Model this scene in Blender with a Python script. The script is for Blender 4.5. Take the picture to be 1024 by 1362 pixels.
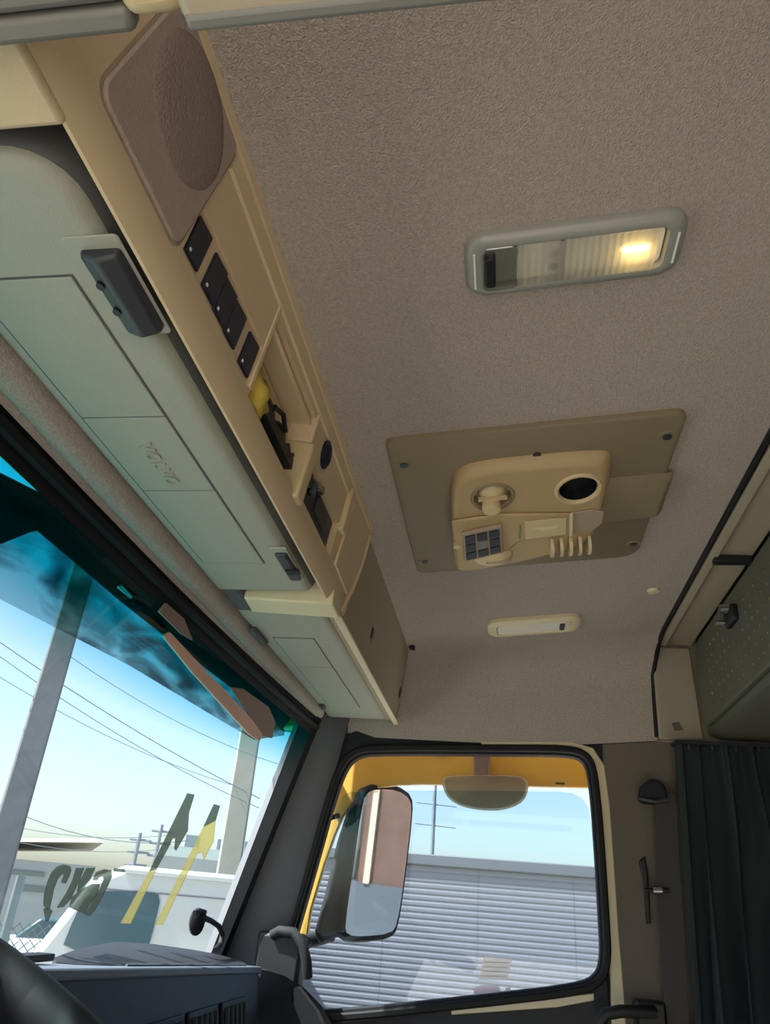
import bpy, bmesh, math, random
from mathutils import Vector, Matrix
random.seed(7)
for o in list(bpy.data.objects): bpy.data.objects.remove(o)
SC = bpy.context.scene
COL = SC.collection
EYE = 2.35            # camera height above the ground; every coordinate below is taken from the eye point
# ------------------------------------------------------------------ camera
FPX, CX, CY = 1000.0, 512.0, 681.0
_u, _v, _a = 670.3 - CX, 1225.3 - CY, 676.0 - CX
AX = Vector((_u, _v, FPX)).normalized()
AZ = Vector((_a, (-FPX * FPX - _u * _a) / _v, FPX)).normalized()
AY = AZ.cross(AX)
def ray(px, py):
    d = Vector((px - CX, py - CY, FPX))
    return Vector((AX.dot(d), AY.dot(d), AZ.dot(d)))
def onp(px, py, n, c):
    d = ray(px, py); n = Vector(n)
    return d * (c / n.dot(d))
cam = bpy.data.cameras.new('camera')
cam.sensor_fit = 'VERTICAL'; cam.sensor_height = 36.0
cam.lens = FPX / 1362.0 * 36.0
cam.clip_start = 0.02; cam.clip_end = 500
camo = bpy.data.objects.new('camera', cam); COL.objects.link(camo)
camo.matrix_world = Matrix(((AX.x, -AX.y, -AX.z, 0), (AY.x, -AY.y, -AY.z, 0), (AZ.x, -AZ.y, -AZ.z, EYE), (0, 0, 0, 1)))
SC.camera = camo
# ------------------------------------------------------------------ world, sun, exposure
SUN_EL, SUN_AZ = math.radians(52), Vector((-0.45, 0.9, 0)).normalized()
w = bpy.data.worlds.new('sky'); SC.world = w; w.use_nodes = True
nt = w.node_tree; bg = nt.nodes['Background']
sky = nt.nodes.new('ShaderNodeTexSky'); sky.sky_type = 'NISHITA'
sky.sun_disc = False; sky.sun_elevation = SUN_EL
sky.sun_rotation = math.atan2(SUN_AZ.x, SUN_AZ.y)
sky.air_density = 1.0; sky.dust_density = 2.2; sky.ozone_density = 1.0
nt.links.new(sky.outputs[0], bg.inputs[0]); bg.inputs[1].default_value = 0.14
sl = bpy.data.lights.new('sun', 'SUN'); sl.energy = 7.0; sl.angle = math.radians(0.6); sl.color = (1.0, 0.95, 0.88)
so = bpy.data.objects.new('sun', sl); COL.objects.link(so)
_sd = (SUN_AZ * math.cos(SUN_EL) + Vector((0, 0, math.sin(SUN_EL))))
so.rotation_euler = _sd.to_track_quat('Z', 'Y').to_euler(); so.location = _sd * 30
VS = SC.view_settings
VS.view_transform = 'Standard'; VS.look = 'None'; VS.gamma = 1.0; VS.use_curve_mapping = False
VS.exposure = 1.2
try:
    SC.cycles.max_bounces = 14; SC.cycles.diffuse_bounces = 8; SC.cycles.transparent_max_bounces = 16
    SC.cycles.use_denoising = True; SC.cycles.sample_clamp_indirect = 6.0
    SC.cycles.caustics_reflective = False; SC.cycles.caustics_refractive = False
except Exception: pass
# ------------------------------------------------------------------ materials
def hexc(h):
    r = [int(h[i:i + 2], 16) / 255 for i in (0, 2, 4)]
    return tuple(c / 12.92 if c <= .04045 else ((c + .055) / 1.055) ** 2.4 for c in r) + (1,)
MATS = {}
def mat(name, col, rough=.6, metal=0., bump=0., bscale=300., var=0., vscale=8., spec=.5, coat=0., stretch=None, emit=0., ecol=None):
    m = bpy.data.materials.new(name); m.use_nodes = True; t = m.node_tree
    b = t.nodes['Principled BSDF']
    c = hexc(col) if isinstance(col, str) else tuple(col)
    b.inputs['Base Color'].default_value = c; b.inputs['Roughness'].default_value = rough
    b.inputs['Metallic'].default_value = metal; b.inputs['Specular IOR Level'].default_value = spec
    b.inputs['Coat Weight'].default_value = coat
    tc = t.nodes.new('ShaderNodeTexCoord'); src = tc.outputs['Object']
    if stretch:
        mp = t.nodes.new('ShaderNodeMapping'); mp.inputs['Scale'].default_value = stretch
        t.links.new(src, mp.inputs[0]); src = mp.outputs[0]
    if var:
        n = t.nodes.new('ShaderNodeTexNoise'); n.inputs['Scale'].default_value = vscale; n.inputs['Detail'].default_value = 5
        t.links.new(src, n.inputs[0])
        r = t.nodes.new('ShaderNodeMix'); r.data_type = 'RGBA'
        r.inputs[6].default_value = tuple(x * (1 - var) for x in c[:3]) + (1,)
        r.inputs[7].default_value = tuple(min(1, x * (1 + var)) for x in c[:3]) + (1,)
        t.links.new(n.outputs[0], r.inputs[0]); t.links.new(r.outputs[2], b.inputs['Base Color'])
    if bump:
        n2 = t.nodes.new('ShaderNodeTexNoise'); n2.inputs['Scale'].default_value = bscale; n2.inputs['Detail'].default_value = 4
        t.links.new(src, n2.inputs[0])
        bp = t.nodes.new('ShaderNodeBump'); bp.inputs['Strength'].default_value = bump; bp.inputs['Distance'].default_value = .003
        t.links.new(n2.outputs[0], bp.inputs['Height']); t.links.new(bp.outputs[0], b.inputs['Normal'])
    if emit:
        b.inputs['Emission Color'].default_value = hexc(ecol or col); b.inputs['Emission Strength'].default_value = emit
    MATS[name] = m; return m
def pane(name, tint, gloss=.08, rough=.0):
    m = bpy.data.materials.new(name); m.use_nodes = True; t = m.node_tree
    t.nodes.remove(t.nodes['Principled BSDF'])
    tr = t.nodes.new('ShaderNodeBsdfTransparent'); tr.inputs[0].default_value = tuple(tint) + (1,)
    gl = t.nodes.new('ShaderNodeBsdfGlossy'); gl.inputs['Roughness'].default_value = rough
    mx = t.nodes.new('ShaderNodeMixShader'); mx.inputs[0].default_value = gloss
    t.links.new(tr.outputs[0], mx.inputs[1]); t.links.new(gl.outputs[0], mx.inputs[2])
    t.links.new(mx.outputs[0], t.nodes['Material Output'].inputs[0]); MATS[name] = m
    return m, t, tr, gl, mx
mat('headliner', 'b5aaa0', .95, bump=.9, bscale=520, var=.32, vscale=260, spec=.1)
mat('beige', 'cdb694', .55, bump=.08, bscale=500, var=.04, vscale=20)
mat('taupe', 'a0907a', .65, bump=.1, bscale=500, var=.05, vscale=15)
mat('olive_plastic', '84785f', .55, bump=.12, bscale=500, var=.04, vscale=10)
mat('ac_beige', 'b0976f', .5, bump=.05, bscale=600, var=.03)
mat('ac_light', 'c8b48c', .45)
mat('lid_grey', 'a09f92', .6, bump=.15, bscale=600, var=.05, vscale=12)
mat('lid_edge', '4a494c', .6, bump=.1, bscale=600)  # dark grey; on the lid rims this colour paints in shade
mat('dark_plastic', '33343a', .5, bump=.05)
mat('black', '0d0e12', .5)
mat('rubber', '111114', .6, spec=.3)
mat('soft_black', '1a1c22', .8, bump=.1)
mat('grille', 'a8948a', .8, bump=.4, bscale=800, var=.12, vscale=200)
mat('grille_dark', '8c7972', .85, bump=.5, bscale=400, var=.12, vscale=300)
mat('switch_blue', '12182c', .35)
mat('white_dot', 'e8e8e8', .4)
mat('grey_bar', '77756f', .5)
mat('lamp_bezel', '93938d', .28)
mat('pale_bar', 'b0a18d', .45)
mat('cream', 'd6c9a6', .45, var=.04)
mat('yellow_paint', 'd6ac50', .35, coat=.3, var=.03)
mat('pillar_grey', '626469', .7, bump=.15, bscale=500)
mat('pillar_taupe', '675f54', .8, bump=.2, bscale=500, var=.06)
mat('locker', '5c5c50', .6, bump=.1)
mat('trim_pale', '9b907d', .6, bump=.1, var=.05)
mat('dash', '1e2129', .55, bump=.15, bscale=600)
mat('dash_dark', '15171e', .6)
mat('dash_top', '5a6470', .5, bump=.1)
mat('curtain', '30373a', .9, bump=.2, bscale=400, var=.15, vscale=6, spec=.15)
mat('belt', '3d3a38', .75, bump=.3, bscale=500, stretch=(1, 1, .2))
mat('chrome', 'c9c9c9', .2, 1.)
mat('mirror', 'd8dde0', .02, 1.)
mat('yellow_cloth', 'bfa646', .95, bump=.5, bscale=150, var=.1, vscale=60)
mat('floor_mat', 'bcb6aa', .8, var=.1)
mat('bunk_dark', '6e6962', .9)
mat('concrete', 'b9b4a8', .9, var=.12, vscale=.6)
mat('pole_concrete', '6c7073', .9, var=.25, vscale=5, bump=.2, bscale=30)
mat('pole_pale', '8f9289', .9, var=.12, vscale=4)
mat('siding', '6d6f79', .5, var=.04, vscale=1.5)
mat('siding_cap', '565962', .5)
mat('van_white', 'aab1b3', .4, var=.03)
mat('van_glass', '3d545e', .15)
mat('wire', '717a86', .7)
mat('warehouse_wall', '80898a', .8, var=.1, vscale=.5)
mat('warehouse_roof', '9a9686', .7, var=.08)
mat('dark_panel', '5d6866', .8)  # plain dark grey-green for openings, house roof and side wing
mat('sign_grey', '75868b', .6)
mat('fence_metal', '59656a', .6, .3)
mat('brick', '6b4f45', .9, var=.25, vscale=3)
mat('soft_brown', '8a7268', .6)
mat('salmon_tone', 'dcb09c', .5)
mat('bulb', 'ffe9b0', .4, emit=6.0, ecol='ffd88a')
mat('reflector', 'e4dfd0', .4)
mat('car_body', 'd8dcdc', .4)
def film(name, tint, dif, f=.5):
    m = bpy.data.materials.new(name); m.use_nodes = True; t = m.node_tree
    b = t.nodes['Principled BSDF']; b.inputs['Base Color'].default_value = tuple(dif) + (1,); b.inputs['Roughness'].default_value = .8
    tr = t.nodes.new('ShaderNodeBsdfTransparent'); tr.inputs[0].default_value = tuple(tint) + (1,)
    tl = t.nodes.new('ShaderNodeBsdfTranslucent'); tl.inputs[0].default_value = tuple(dif) + (1,)
    m1 = t.nodes.new('ShaderNodeMixShader'); m1.inputs[0].default_value = .6
    m2 = t.nodes.new('ShaderNodeMixShader'); m2.inputs[0].default_value = f
    t.links.new(b.outputs[0], m1.inputs[1]); t.links.new(tl.outputs[0], m1.inputs[2])
    t.links.new(m1.outputs[0], m2.inputs[1]); t.links.new(tr.outputs[0], m2.inputs[2])
    t.links.new(m2.outputs[0], t.nodes['Material Output'].inputs[0]); MATS[name] = m
film('decal_dark', (.44, .48, .45), (.10, .11, .10), .6)
film('decal_yellow', (.80, .78, .55), (.35, .32, .18), .6)
film('pale_film', (.9, .82, .78), (.9, .80, .75), .25)
film('pink_film', (.9, .74, .72), (.88, .68, .65), .25)
film('lens_plastic', (.85, .85, .80), (.80, .78, .70), .45)
film('kerb_face', (.9, .85, .75), (.55, .48, .38), .35)
_m, t, tr, gl, mx = pane('clear_plastic', (.78, .80, .77), .30, .22)
_m, t, tr, gl, mx = pane('door_glass', (.80, .87, .90), .04)
_m, t, tr, gl, mx = pane('visor_smoke', (.55, .60, .60), .05, .1)
tc = t.nodes.new('ShaderNodeTexCoord'); mp = t.nodes.new('ShaderNodeMapping'); mp.inputs['Scale'].default_value = (5, 16, 16); mp.inputs['Rotation'].default_value = (0, .5, .3)
nz = t.nodes.new('ShaderNodeTexNoise'); nz.inputs['Scale'].default_value = 1.3; nz.inputs['Detail'].default_value = 5; nz.inputs['Distortion'].default_value = .8
cr = t.nodes.new('ShaderNodeValToRGB'); cr.color_ramp.elements[0].position = .36; cr.color_ramp.elements[0].color = (.20, .23, .24, 1)
cr.color_ramp.elements[1].position = .62; cr.color_ramp.elements[1].color = (.74, .78, .76, 1)
t.links.new(tc.outputs['Object'], mp.inputs[0]); t.links.new(mp.outputs[0], nz.inputs[0]); t.links.new(nz.outputs[0], cr.inputs[0]); t.links.new(cr.outputs[0], tr.inputs[0])
_m, t, tr, gl, mx = pane('windshield', (.88, .95, .96), .05)
# blue shade band along the top of the windshield (a tint in the glass itself)
tc = t.nodes.new('ShaderNodeTexCoord'); sx = t.nodes.new('ShaderNodeSeparateXYZ'); t.links.new(tc.outputs['Object'], sx.inputs[0])
mr = t.nodes.new('ShaderNodeMapRange'); mr.inputs[1].default_value = .225 + EYE; mr.inputs[2].default_value = .315 + EYE
def mnode(op, a, b):
    n_ = t.nodes.new('ShaderNodeMath'); n_.operation = op
    for i, q in enumerate((a, b)):
        if isinstance(q, (int, float)): n_.inputs[i].default_value = q
        else: t.links.new(q, n_.inputs[i])
    return n_.outputs[0]
xr = mnode('MULTIPLY', mnode('SUBTRACT', sx.outputs[0], .83), 1/1.1)
t.links.new(mnode('SUBTRACT', sx.outputs[2], mnode('MULTIPLY', mnode('MULTIPLY', xr, xr), .05)), mr.inputs[0])
rm = t.nodes.new('ShaderNodeMix'); rm.data_type = 'RGBA'
rm.inputs[6].default_value = (.88, .95, .96, 1); rm.inputs[7].default_value = (.01, .54, .58, 1)
t.links.new(mr.outputs[0], rm.inputs[0]); t.links.new(rm.outputs[2], tr.inputs[0])
# ------------------------------------------------------------------ mesh helpers
class MB:
    def __init__(s): s.v = []; s.f = []
    def add(s, vs, fs):
        b = len(s.v); s.v += [Vector(p) for p in vs]; s.f += [tuple(i + b for i in f) for f in fs]; return s
    def box(s, a, b, fr=None):
        (x0, y0, z0), (x1, y1, z1) = a, b
        vs = [(x0,y0,z0),(x1,y0,z0),(x1,y1,z0),(x0,y1,z0),(x0,y0,z1),(x1,y0,z1),(x1,y1,z1),(x0,y1,z1)]
        if fr: vs = [fr(*p) for p in vs]
        return s.add(vs, [(0,3,2,1),(4,5,6,7),(0,1,5,4),(1,2,6,5),(2,3,7,6),(3,0,4,7)])
    def loft(s, rings, cap=True, closed=True):
        n = len(rings[0]); vs = [p for r in rings for p in r]; fs = []
        for i in range(len(rings) - 1):
            for j in range(n if closed else n - 1):
                k = (j + 1) % n
                fs.append((i*n+j, i*n+k, (i+1)*n+k, (i+1)*n+j))
        if cap:
            fs.append(tuple(reversed(range(n)))); fs.append(tuple((len(rings)-1)*n + j for j in range(n)))
        return s.add(vs, fs)
    def prism(s, poly, off):
        off = Vector(off); p = [Vector(q) for q in poly]
        return s.loft([p, [q + off for q in p]])
    def tube(s, path, r, seg=10, cap=True, up=None):
        path = [Vector(p) for p in path]; rings = []
        rr = r if isinstance(r, (list, tuple)) else [r] * len(path)
        prev = None
        for i, p in enumerate(path):
            d = (path[min(i+1, len(path)-1)] - path[max(i-1, 0)]).normalized()
            if prev is None:
                a = Vector((0,0,1)) if abs(d.z) < .9 else Vector((1,0,0))
                n = d.cross(a).normalized()
            else: n = (prev - d * prev.dot(d)).normalized()
            prev = n; b = d.cross(n)
            rings.append([p + (n*math.cos(2*math.pi*k/seg) + b*math.sin(2*math.pi*k/seg)) * rr[i] for k in range(seg)])
        return s.loft(rings, cap)
    def grid(s, rows):
        return s.loft(rows, cap=False, closed=False)
def rr(a0, a1, b0, b1, r, n=5):
    out = []
    rs = r if isinstance(r, (list, tuple)) else [r]*4
    for (cx, cy, q, rad) in ((a1,b1,0,rs[0]),(a0,b1,1,rs[1]),(a0,b0,2,rs[2]),(a1,b0,3,rs[3])):
        ccx = cx - rad if cx == a1 else cx + rad
        ccy = cy - rad if cy == b1 else cy + rad
        for i in range(n + 1):
            t = math.pi/2 * (q + i / n)
            out.append((ccx + rad*math.cos(t), ccy + rad*math.sin(t)))
    return out
def frame(o, u, v, w):
    o, u, v, w = map(Vector, (o, u, v, w))
    return lambda a, b, c=0.: o + u*a + v*b + w*c
def mesh_of(name, mb, origin):
    m = bpy.data.meshes.new(name)
    off = Vector(origin)
    m.from_pydata([tuple(p - off) for p in mb.v], [], mb.f); m.validate()
    bm = bmesh.new(); bm.from_mesh(m); bmesh.ops.recalc_face_normals(bm, faces=bm.faces); bm.to_mesh(m); bm.free()
    return m
def finish(m, ang=38):
    if len(m.polygons):
        m.shade_smooth(); m.set_sharp_from_angle(angle=math.radians(ang))
def obj(name, mb, material, parent=None, bevel=0., seg=2, cuts=None, origin=None, ang=38):
    """one mesh object; coordinates are relative to the eye point"""
    if parent is not None: org = parent['_o']
    elif origin is not None: org = origin
    else: org = (0, 0, 0)
    org = Vector(org)
    m = mesh_of(name, mb, org)
    o = bpy.data.objects.new(name, m); COL.objects.link(o)
    m.materials.append(MATS[material])
    if cuts:
        for c in cuts:
            cm = mesh_of('cut', c, org); co = bpy.data.objects.new('cut', cm); COL.objects.link(co)
            md = o.modifiers.new('b', 'BOOLEAN'); md.operation = 'DIFFERENCE'; md.object = co; md.solver = 'EXACT'
            dg = bpy.context.evaluated_depsgraph_get()
            nm = bpy.data.meshes.new_from_object(o.evaluated_get(dg))
            o.modifiers.clear(); o.data = nm; nm.name = name
            bpy.data.objects.remove(co)
        m = o.data
        if not m.materials: m.materials.append(MATS[material])
    if bevel:
        md = o.modifiers.new('bevel', 'BEVEL'); md.width = bevel; md.segments = seg; md.limit_method = 'ANGLE'; md.angle_limit = math.radians(40)
    finish(m, ang)
    if parent is not None:
        o.parent = parent
        if parent.type == 'MESH': o.location = (0, 0, 0)
    else:
        o.location = org + Vector((0, 0, EYE))
    o['_o'] = tuple(org)
    return o
def thing(name, loc, label, cat, group=None, kind=None):
    o = bpy.data.objects.new(name, None); COL.objects.link(o); o.empty_display_size = .05
    o.location = Vector(loc) + Vector((0, 0, EYE)); o['_o'] = tuple(loc)
    return tag(o, label, cat, group, kind)
def tag(o, label=None, cat=None, group=None, kind=None):
    if label: o['label'] = label
    if cat: o['category'] = cat
    if group: o['group'] = group
    if kind: o['kind'] = kind
    return o
def kind(o, k): o['kind'] = k; return o
def arc(c, r, a0, a1, n):
    return [(c[0] + r*math.cos(a0+(a1-a0)*i/n), c[1] + r*math.sin(a0+(a1-a0)*i/n)) for i in range(n+1)]
# ------------------------------------------------------------------ cab shell
WX = 1.93                     # inner face of the passenger side wall
XD = -0.34                    # driver side
KS, HC = .104, .61            # the roof rises slightly to the rear: z = HC - KS*y
def cz(y): return HC - KS*y
PI = math.pi
# headliner with a rounded cove into the passenger side wall
def ceil_row(y):
    row = [Vector((XD, y, cz(y)))]
    for i in range(1, 9): row.append(Vector((XD + (1.79 - XD)*i/8, y, cz(y))))
    r = .14
    for i in range(1, 9):
        t = PI/2*i/8
        row.append(Vector((1.79 + r*math.sin(t), y, cz(y) - r*.75*(1-math.cos(t)))))
    zb = .386 if y > -.10 else .386 + .026*(-.10 - y)/.265
    if y > .34: zb = .386 + .035*(y - .34)/.10
    for i in range(1, 5): row.append(Vector((WX, y, (cz(y) - r*.75)*(1 - i/4) + zb*i/4)))
    return row
mb = MB()
rows = [ceil_row(.50 - .877*i/10) for i in range(11)]
mb.grid(rows)
mb.grid([[p + Vector((.03, 0, .05)) for p in r] for r in rows])
n = len(rows[0])
hl = kind(obj('ceiling', mb, 'headliner', ang=80), 'structure')
tag(hl, 'taupe velour headliner covering the roof of the cab', 'ceiling')
# upholstered upper side wall, above the door
def zc_side(y): return cz(y) - .105
mb = MB()
pts = [(.50, .43), (.443, .421), (.40, .396), (.34, .386), (.13, .386), (-.365, .412), (-.365, zc_side(-.365)), (.50, zc_side(.5))]
mb.prism([(WX + .012, y, z) for y, z in pts], (.05, 0, 0))
o = kind(obj('wall_right', mb, 'headliner'), 'structure'); tag(o, 'taupe fabric side wall strip between headliner and passenger door', 'wall')
# outer roof, floor, rear wall, front cowl, driver side shell
mb = MB().box((XD - .06, -1.35, .72), (WX + .08, .62, .78)); tag(kind(obj('trim_1', mb, 'yellow_paint'), 'structure'), 'yellow painted outer roof panel above the headliner', 'roof')
mb = MB().box((XD - .06, .50, .46), (WX + .08, .62, .72)); tag(kind(obj('wall_front', mb, 'yellow_paint'), 'structure'), 'yellow painted cowl above the windshield', 'wall')
mb = MB().box((XD - .06, -1.35, -1.35), (WX + .08, .80, -1.27)); tag(kind(obj('floor', mb, 'floor_mat'), 'structure'), 'grey cab floor below the dashboard', 'floor')
mb = MB().box((XD - .06, -1.41, -1.35), (WX + .08, -1.35, .78)); tag(kind(obj('wall_rear', mb, 'bunk_dark'), 'structure'), 'dark rear wall of the sleeper bunk', 'wall')
mb = MB().box((XD - .06, -1.35, -1.27), (XD, -.50, .72)).box((XD - .06, -.5, .50), (XD, .60, .72)).box((XD - .06, .48, -1.27), (XD, .75, .5))  # unseen driver doorway left open to let more light into the cab
tag(kind(obj('wall_left', mb, 'pillar_grey'), 'structure'), 'driver side pillars and roof edge around an unseen doorway left open for light', 'wall')
mb = MB().box((XD, .72, -1.27), (WX + .06, .78, -.17)); tag(kind(obj('trim_2', mb, 'dash_dark'), 'structure'), 'dark bulkhead in front of the dashboard', 'panel')
# B pillar panel behind the door
mb = MB().prism([(WX, y, z) for y, z in [(-.235, .40), (-.235, -1.27), (-1.35, -1.27), (-1.35, .43), (-.365, .412)]], (.06, 0, 0))
tag(kind(obj('trim_3', mb, 'pillar_taupe', bevel=.004), 'structure'), 'dark taupe pillar panel between passenger door and curtain', 'pillar')
# side wall behind the locker
mb = MB().box((WX, -1.35, .41), (WX + .06, -.365, .72)); tag(kind(obj('trim_4', mb, 'trim_pale'), 'structure'), 'pale wall panel beside the rear locker', 'panel')
# outer skin of the cab on the passenger side, seen in the mirror
mb = MB().box((WX + .06, -1.45, -1.6), (WX + .10, -.27, .75)).box((WX + .06, -.27, .41), (WX + .10, .62, .75))
tag(kind(obj('trim_5', mb, 'yellow_paint', bevel=.01), 'structure'), 'yellow painted outside of the cab beside the passenger door', 'panel')
# ------------------------------------------------------------------ rear roof trim, gasket and locker
RY = -.377
mb = MB()
path = [(.2, RY, cz(RY) - .002), (1.80, RY, cz(RY) - .002), (1.86, RY, cz(RY) - .010), (1.905, RY + .004, cz(RY) - .045), (1.925, RY + .010, .57), (1.925, RY + .014, .42)]
mb.tube(path, .0055, 8)
tag(kind(obj('trim_6', mb, 'rubber'), 'structure'), 'black rubber gasket between headliner and rear roof trim', 'gasket')
mb = MB()
prof = [(RY - .006, cz(RY) + .01), (RY - .006, cz(RY) - .008), (RY - .022, cz(RY) - .012), (RY - .026, cz(RY) - .004), (RY - .034, cz(RY) - .004), (-.462, .642), (-.462, .66)]
mb.loft([[Vector((x, y, z)) for y, z in prof] for x in (XD, 1.90)])
o = kind(obj('trim_7', mb, 'trim_pale', bevel=.003), 'structure'); tag(o, 'pale beige roof trim strip in front of the rear locker', 'trim')
slot = obj('slot', MB().box((1.365, -.459, .630), (1.385, -.392, .643)), 'black', o, bevel=.001)
mb = MB().prism([(1.915, y, z) for y, z in [(-.368, .645), (-.462, .645), (-.470, .415), (-.366, .413)]], (.03, 0, 0))
o = kind(obj('trim_8', mb, 'trim_pale', bevel=.006), 'structure'); tag(o, 'pale vertical end panel below the rear roof trim', 'trim')
obj('mark', MB().prism([(1.9145, y, z) for y, z in [(-.398, .452), (-.415, .456), (-.424, .437), (-.404, .433)]], (-.001, 0, 0)), 'pillar_taupe', o)
LK = thing('overhead_locker', (1.1, -.6, .42), 'dark olive overhead locker with a dimpled door above the rear curtain', 'locker')
mb = MB().prism([(XD, y, z) for y, z in [(-.475, .645), (-.475, .425), (-.50, .415), (-1.35, .415), (-1.35, .68), (-.475, .68)]], (1.912 - XD, 0, 0))
obj('body', mb, 'locker', LK, bevel=.008)
dr = obj('door', MB().prism([(x, -.475, z) for x, z in rr(.45, 1.87, .435, .637, .02)], (0, .014, 0)), 'locker', LK, bevel=.004)
mb = MB()
for i in range(22):
    for j in range(6):
        x = 1.05 + i*.034; z = .462 + j*.026
        if x > 1.80 or (j > 3 and 1.46 < x < 1.60): continue
        mb.loft([[Vector((x + r*math.cos(k*PI/3), -.461 + h, z + r*math.sin(k*PI/3))) for k in range(6)] for r, h in ((.0042, 0), (.0022, .0022))])
d = obj('dimples', mb, 'pillar_taupe', dr); kind(d, 'stuff')
lt = obj('latch', MB().box((1.50, -.462, .565), (1.56, -.448, .600)), 'black', dr, bevel=.004)
mb = MB().tube([(1.515, -.446, .592), (1.515, -.43, .592)], .009, 10).tube([(1.55, -.446, .575), (1.55, -.428, .575)], .008, 10)
obj('latch_knob', mb, 'chrome', dr)
# ------------------------------------------------------------------ overhead console
CA, CB = Vector((0, .262, .413)), Vector((0, .235, .5856))
cv = (CB - CA).normalized(); cw = Vector((0, -cv.z, cv.y)); CLEN = (CB - CA).length
fc = frame(CA, (1, 0, 0), cv * CLEN, cw)          # (x, s, outwards)
CON = thing('overhead_console', (.80, .33, .42), 'long beige overhead console above the windshield with switches and shelf', 'console')
# rear face, ledge and frame of the console
def prof_loop(x):
    P = [fc(x, 1.02, 0), fc(x, .20, 0), fc(x, .13, .002), fc(x, .06, 0), fc(x, .02, -.002), fc(x, -.01, -.005)]
    P += [Vector((x, .270, .412)), Vector((x, .271, .50)), Vector((x, .36, .50)), Vector((x, .36, .60)), fc(x, 1.08, -.02)]
    return P
mb = MB().loft([prof_loop(x) for x in (XD, 1.145)])
cuts = []
def facebox(x0, x1, s0, s1, d0, d1): return MB().box((x0, s0, d0), (x1, s1, d1), fc)
cuts.append(facebox(.586, .776, .20, .80, -.036, .02))
cuts.append(facebox(.800, .985, .24, .56, -.075, .02))
cuts.append(facebox(.402, .578, .235, .53, -.004, .02))
obj('body', mb, 'beige', CON, cuts=cuts, ang=45)
# underside frame pieces: near block, divider, far end, header rail above the lids
mb = MB().prism([Vector((x, y, z)) for x, y, z in [(XD, .266, .408), (.262, .266, .408), (.262, .468, .408), (XD, .468, .408)]], (0, 0, .17))
obj('near_block', mb, 'beige', CON, bevel=.004, seg=3)
mb = MB().prism([(1.047, .258, .403), (1.108, .258, .403), (1.108, .405, .410), (1.047, .400, .410)], (0, 0, .05))
obj('divider', mb, 'cream', CON, bevel=.003)
mb = MB().box((1.03, .40, .414), (1.115, .432, .445)); obj('hinge_bracket', mb, 'lid_edge', CON, bevel=.006)
mb = MB().box((.262, .262, .475), (1.90, .47, .49)); obj('inner_panel', mb, 'black', CON)
# ridge below the headliner
def ridge(x): return [fc(x, .95, -.004), fc(x, .965, .006), fc(x, 1.07, .009), fc(x, 1.10, .003), fc(x, 1.10, -.02), fc(x, .95, -.02)]
obj('ridge', MB().loft([ridge(x) for x in (XD, 1.155)]), 'beige', CON)
obj('ridge_step', MB().loft([[fc(x, .84, -.004), fc(x, .86, .003), fc(x, .955, .004), fc(x, .955, -.004)] for x in (.41, 1.0)]), 'beige', CON)
# speaker
def spk(pts): return [fc(x, s, .0015) for x, s in pts]
def smooth(poly, it=2):
    for _ in range(it):
        q = []
        for i in range(len(poly)):
            a, b = Vector(poly[i]), Vector(poly[(i+1) % len(poly)])
            q += [a*.75+b*.25, a*.25+b*.75]
        poly = q
    return poly
outl = [(x + .020*(z/CLEN - .2), z/CLEN) for x, z in rr(.262, .392, .185*CLEN, 1.0*CLEN, [.02, .02, .014, .012], 6)]
GR = obj('speaker_grille', MB().prism([fc(x, s, .0005) for x, s in outl], cw*.004), 'grille', CON, bevel=.0015)
rc = [(sum(p[0] for p in outl)/len(outl) , sum(p[1] for p in outl)/len(outl))][0]
obj('grille_gap', MB().prism([fc(rc[0]+(x-rc[0])*1.05, rc[1]+(s-rc[1])*1.025, .0) for x, s in outl], cw*.0014), 'taupe', CON)
rings = []
for i in range(9):
    t = i/8*PI/2
    rings.append([fc(.338 + .058*math.cos(t)*math.cos(a), .68 + .30*math.cos(t)*math.sin(a), .0035 + .006*math.sin(t)) for a in [2*PI*k/36 for k in range(36)]])
obj('speaker_dome', MB().loft(rings), 'grille_dark', GR, ang=80)
# switches
obj('switch_bezel', MB().box((.4025, .240, -.004), (.5775, .525, -.003), fc), 'beige', CON)
for k, (a, b) in enumerate([(.405, .432), (.4445, .473), (.4735, .5015), (.502, .531), (.5455, .574)]):
    so_ = obj('switch', MB().prism([fc(a, .262, -.003), fc(b, .270, -.003), fc(b, .500, -.003), fc(a, .485, -.003)], cw*.003), 'switch_blue', CON, bevel=.0012)
    obj('indicator', MB().box((a + .004, .285, 0), (a + .0065, .30, .0008), fc), 'white_dot', so_)
obj('rib', MB().box((.579, .24, -.01), (.586, .86, .002), fc), 'beige', CON, bevel=.001)
obj('rib', MB().box((.773, .14, -.034), (.801, .60, .008), fc), 'ac_light', CON, bevel=.004)
obj('rib', MB().box((.774, .60, -.034), (.784, .86, .003), fc), 'beige', CON, bevel=.003)
obj('rib', MB().box((.984, .50, -.02), (1.006, .93, .008), fc), 'ac_light', CON, bevel=.004)
obj('tray_ledge', MB().box((.585, .74, -.037), (.777, .78, -.004), fc), 'beige', CON, bevel=.003)
obj('slot_wall', MB().box((.800, .24, -.074), (.985, .56, -.070), fc), 'black', CON)
obj('blank_cover', MB().prism([fc(1.010, .23, 0), fc(1.118, .20, 0), fc(1.150, .60, 0), fc(1.150, .96, 0), fc(1.020, .93, 0)], cw*.005), 'beige', CON, bevel=.002)
kb = MB()
kb.loft([[fc(.842 + r*math.cos(a), .74 + r/CLEN*1.15*math.sin(a), h) for a in [2*PI*k/20 for k in range(20)]] for r, h in ((.018, 0), (.018, .003), (.014, .005), (.012, .002))])
obj('knob', kb, 'switch_blue', CON)
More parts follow.
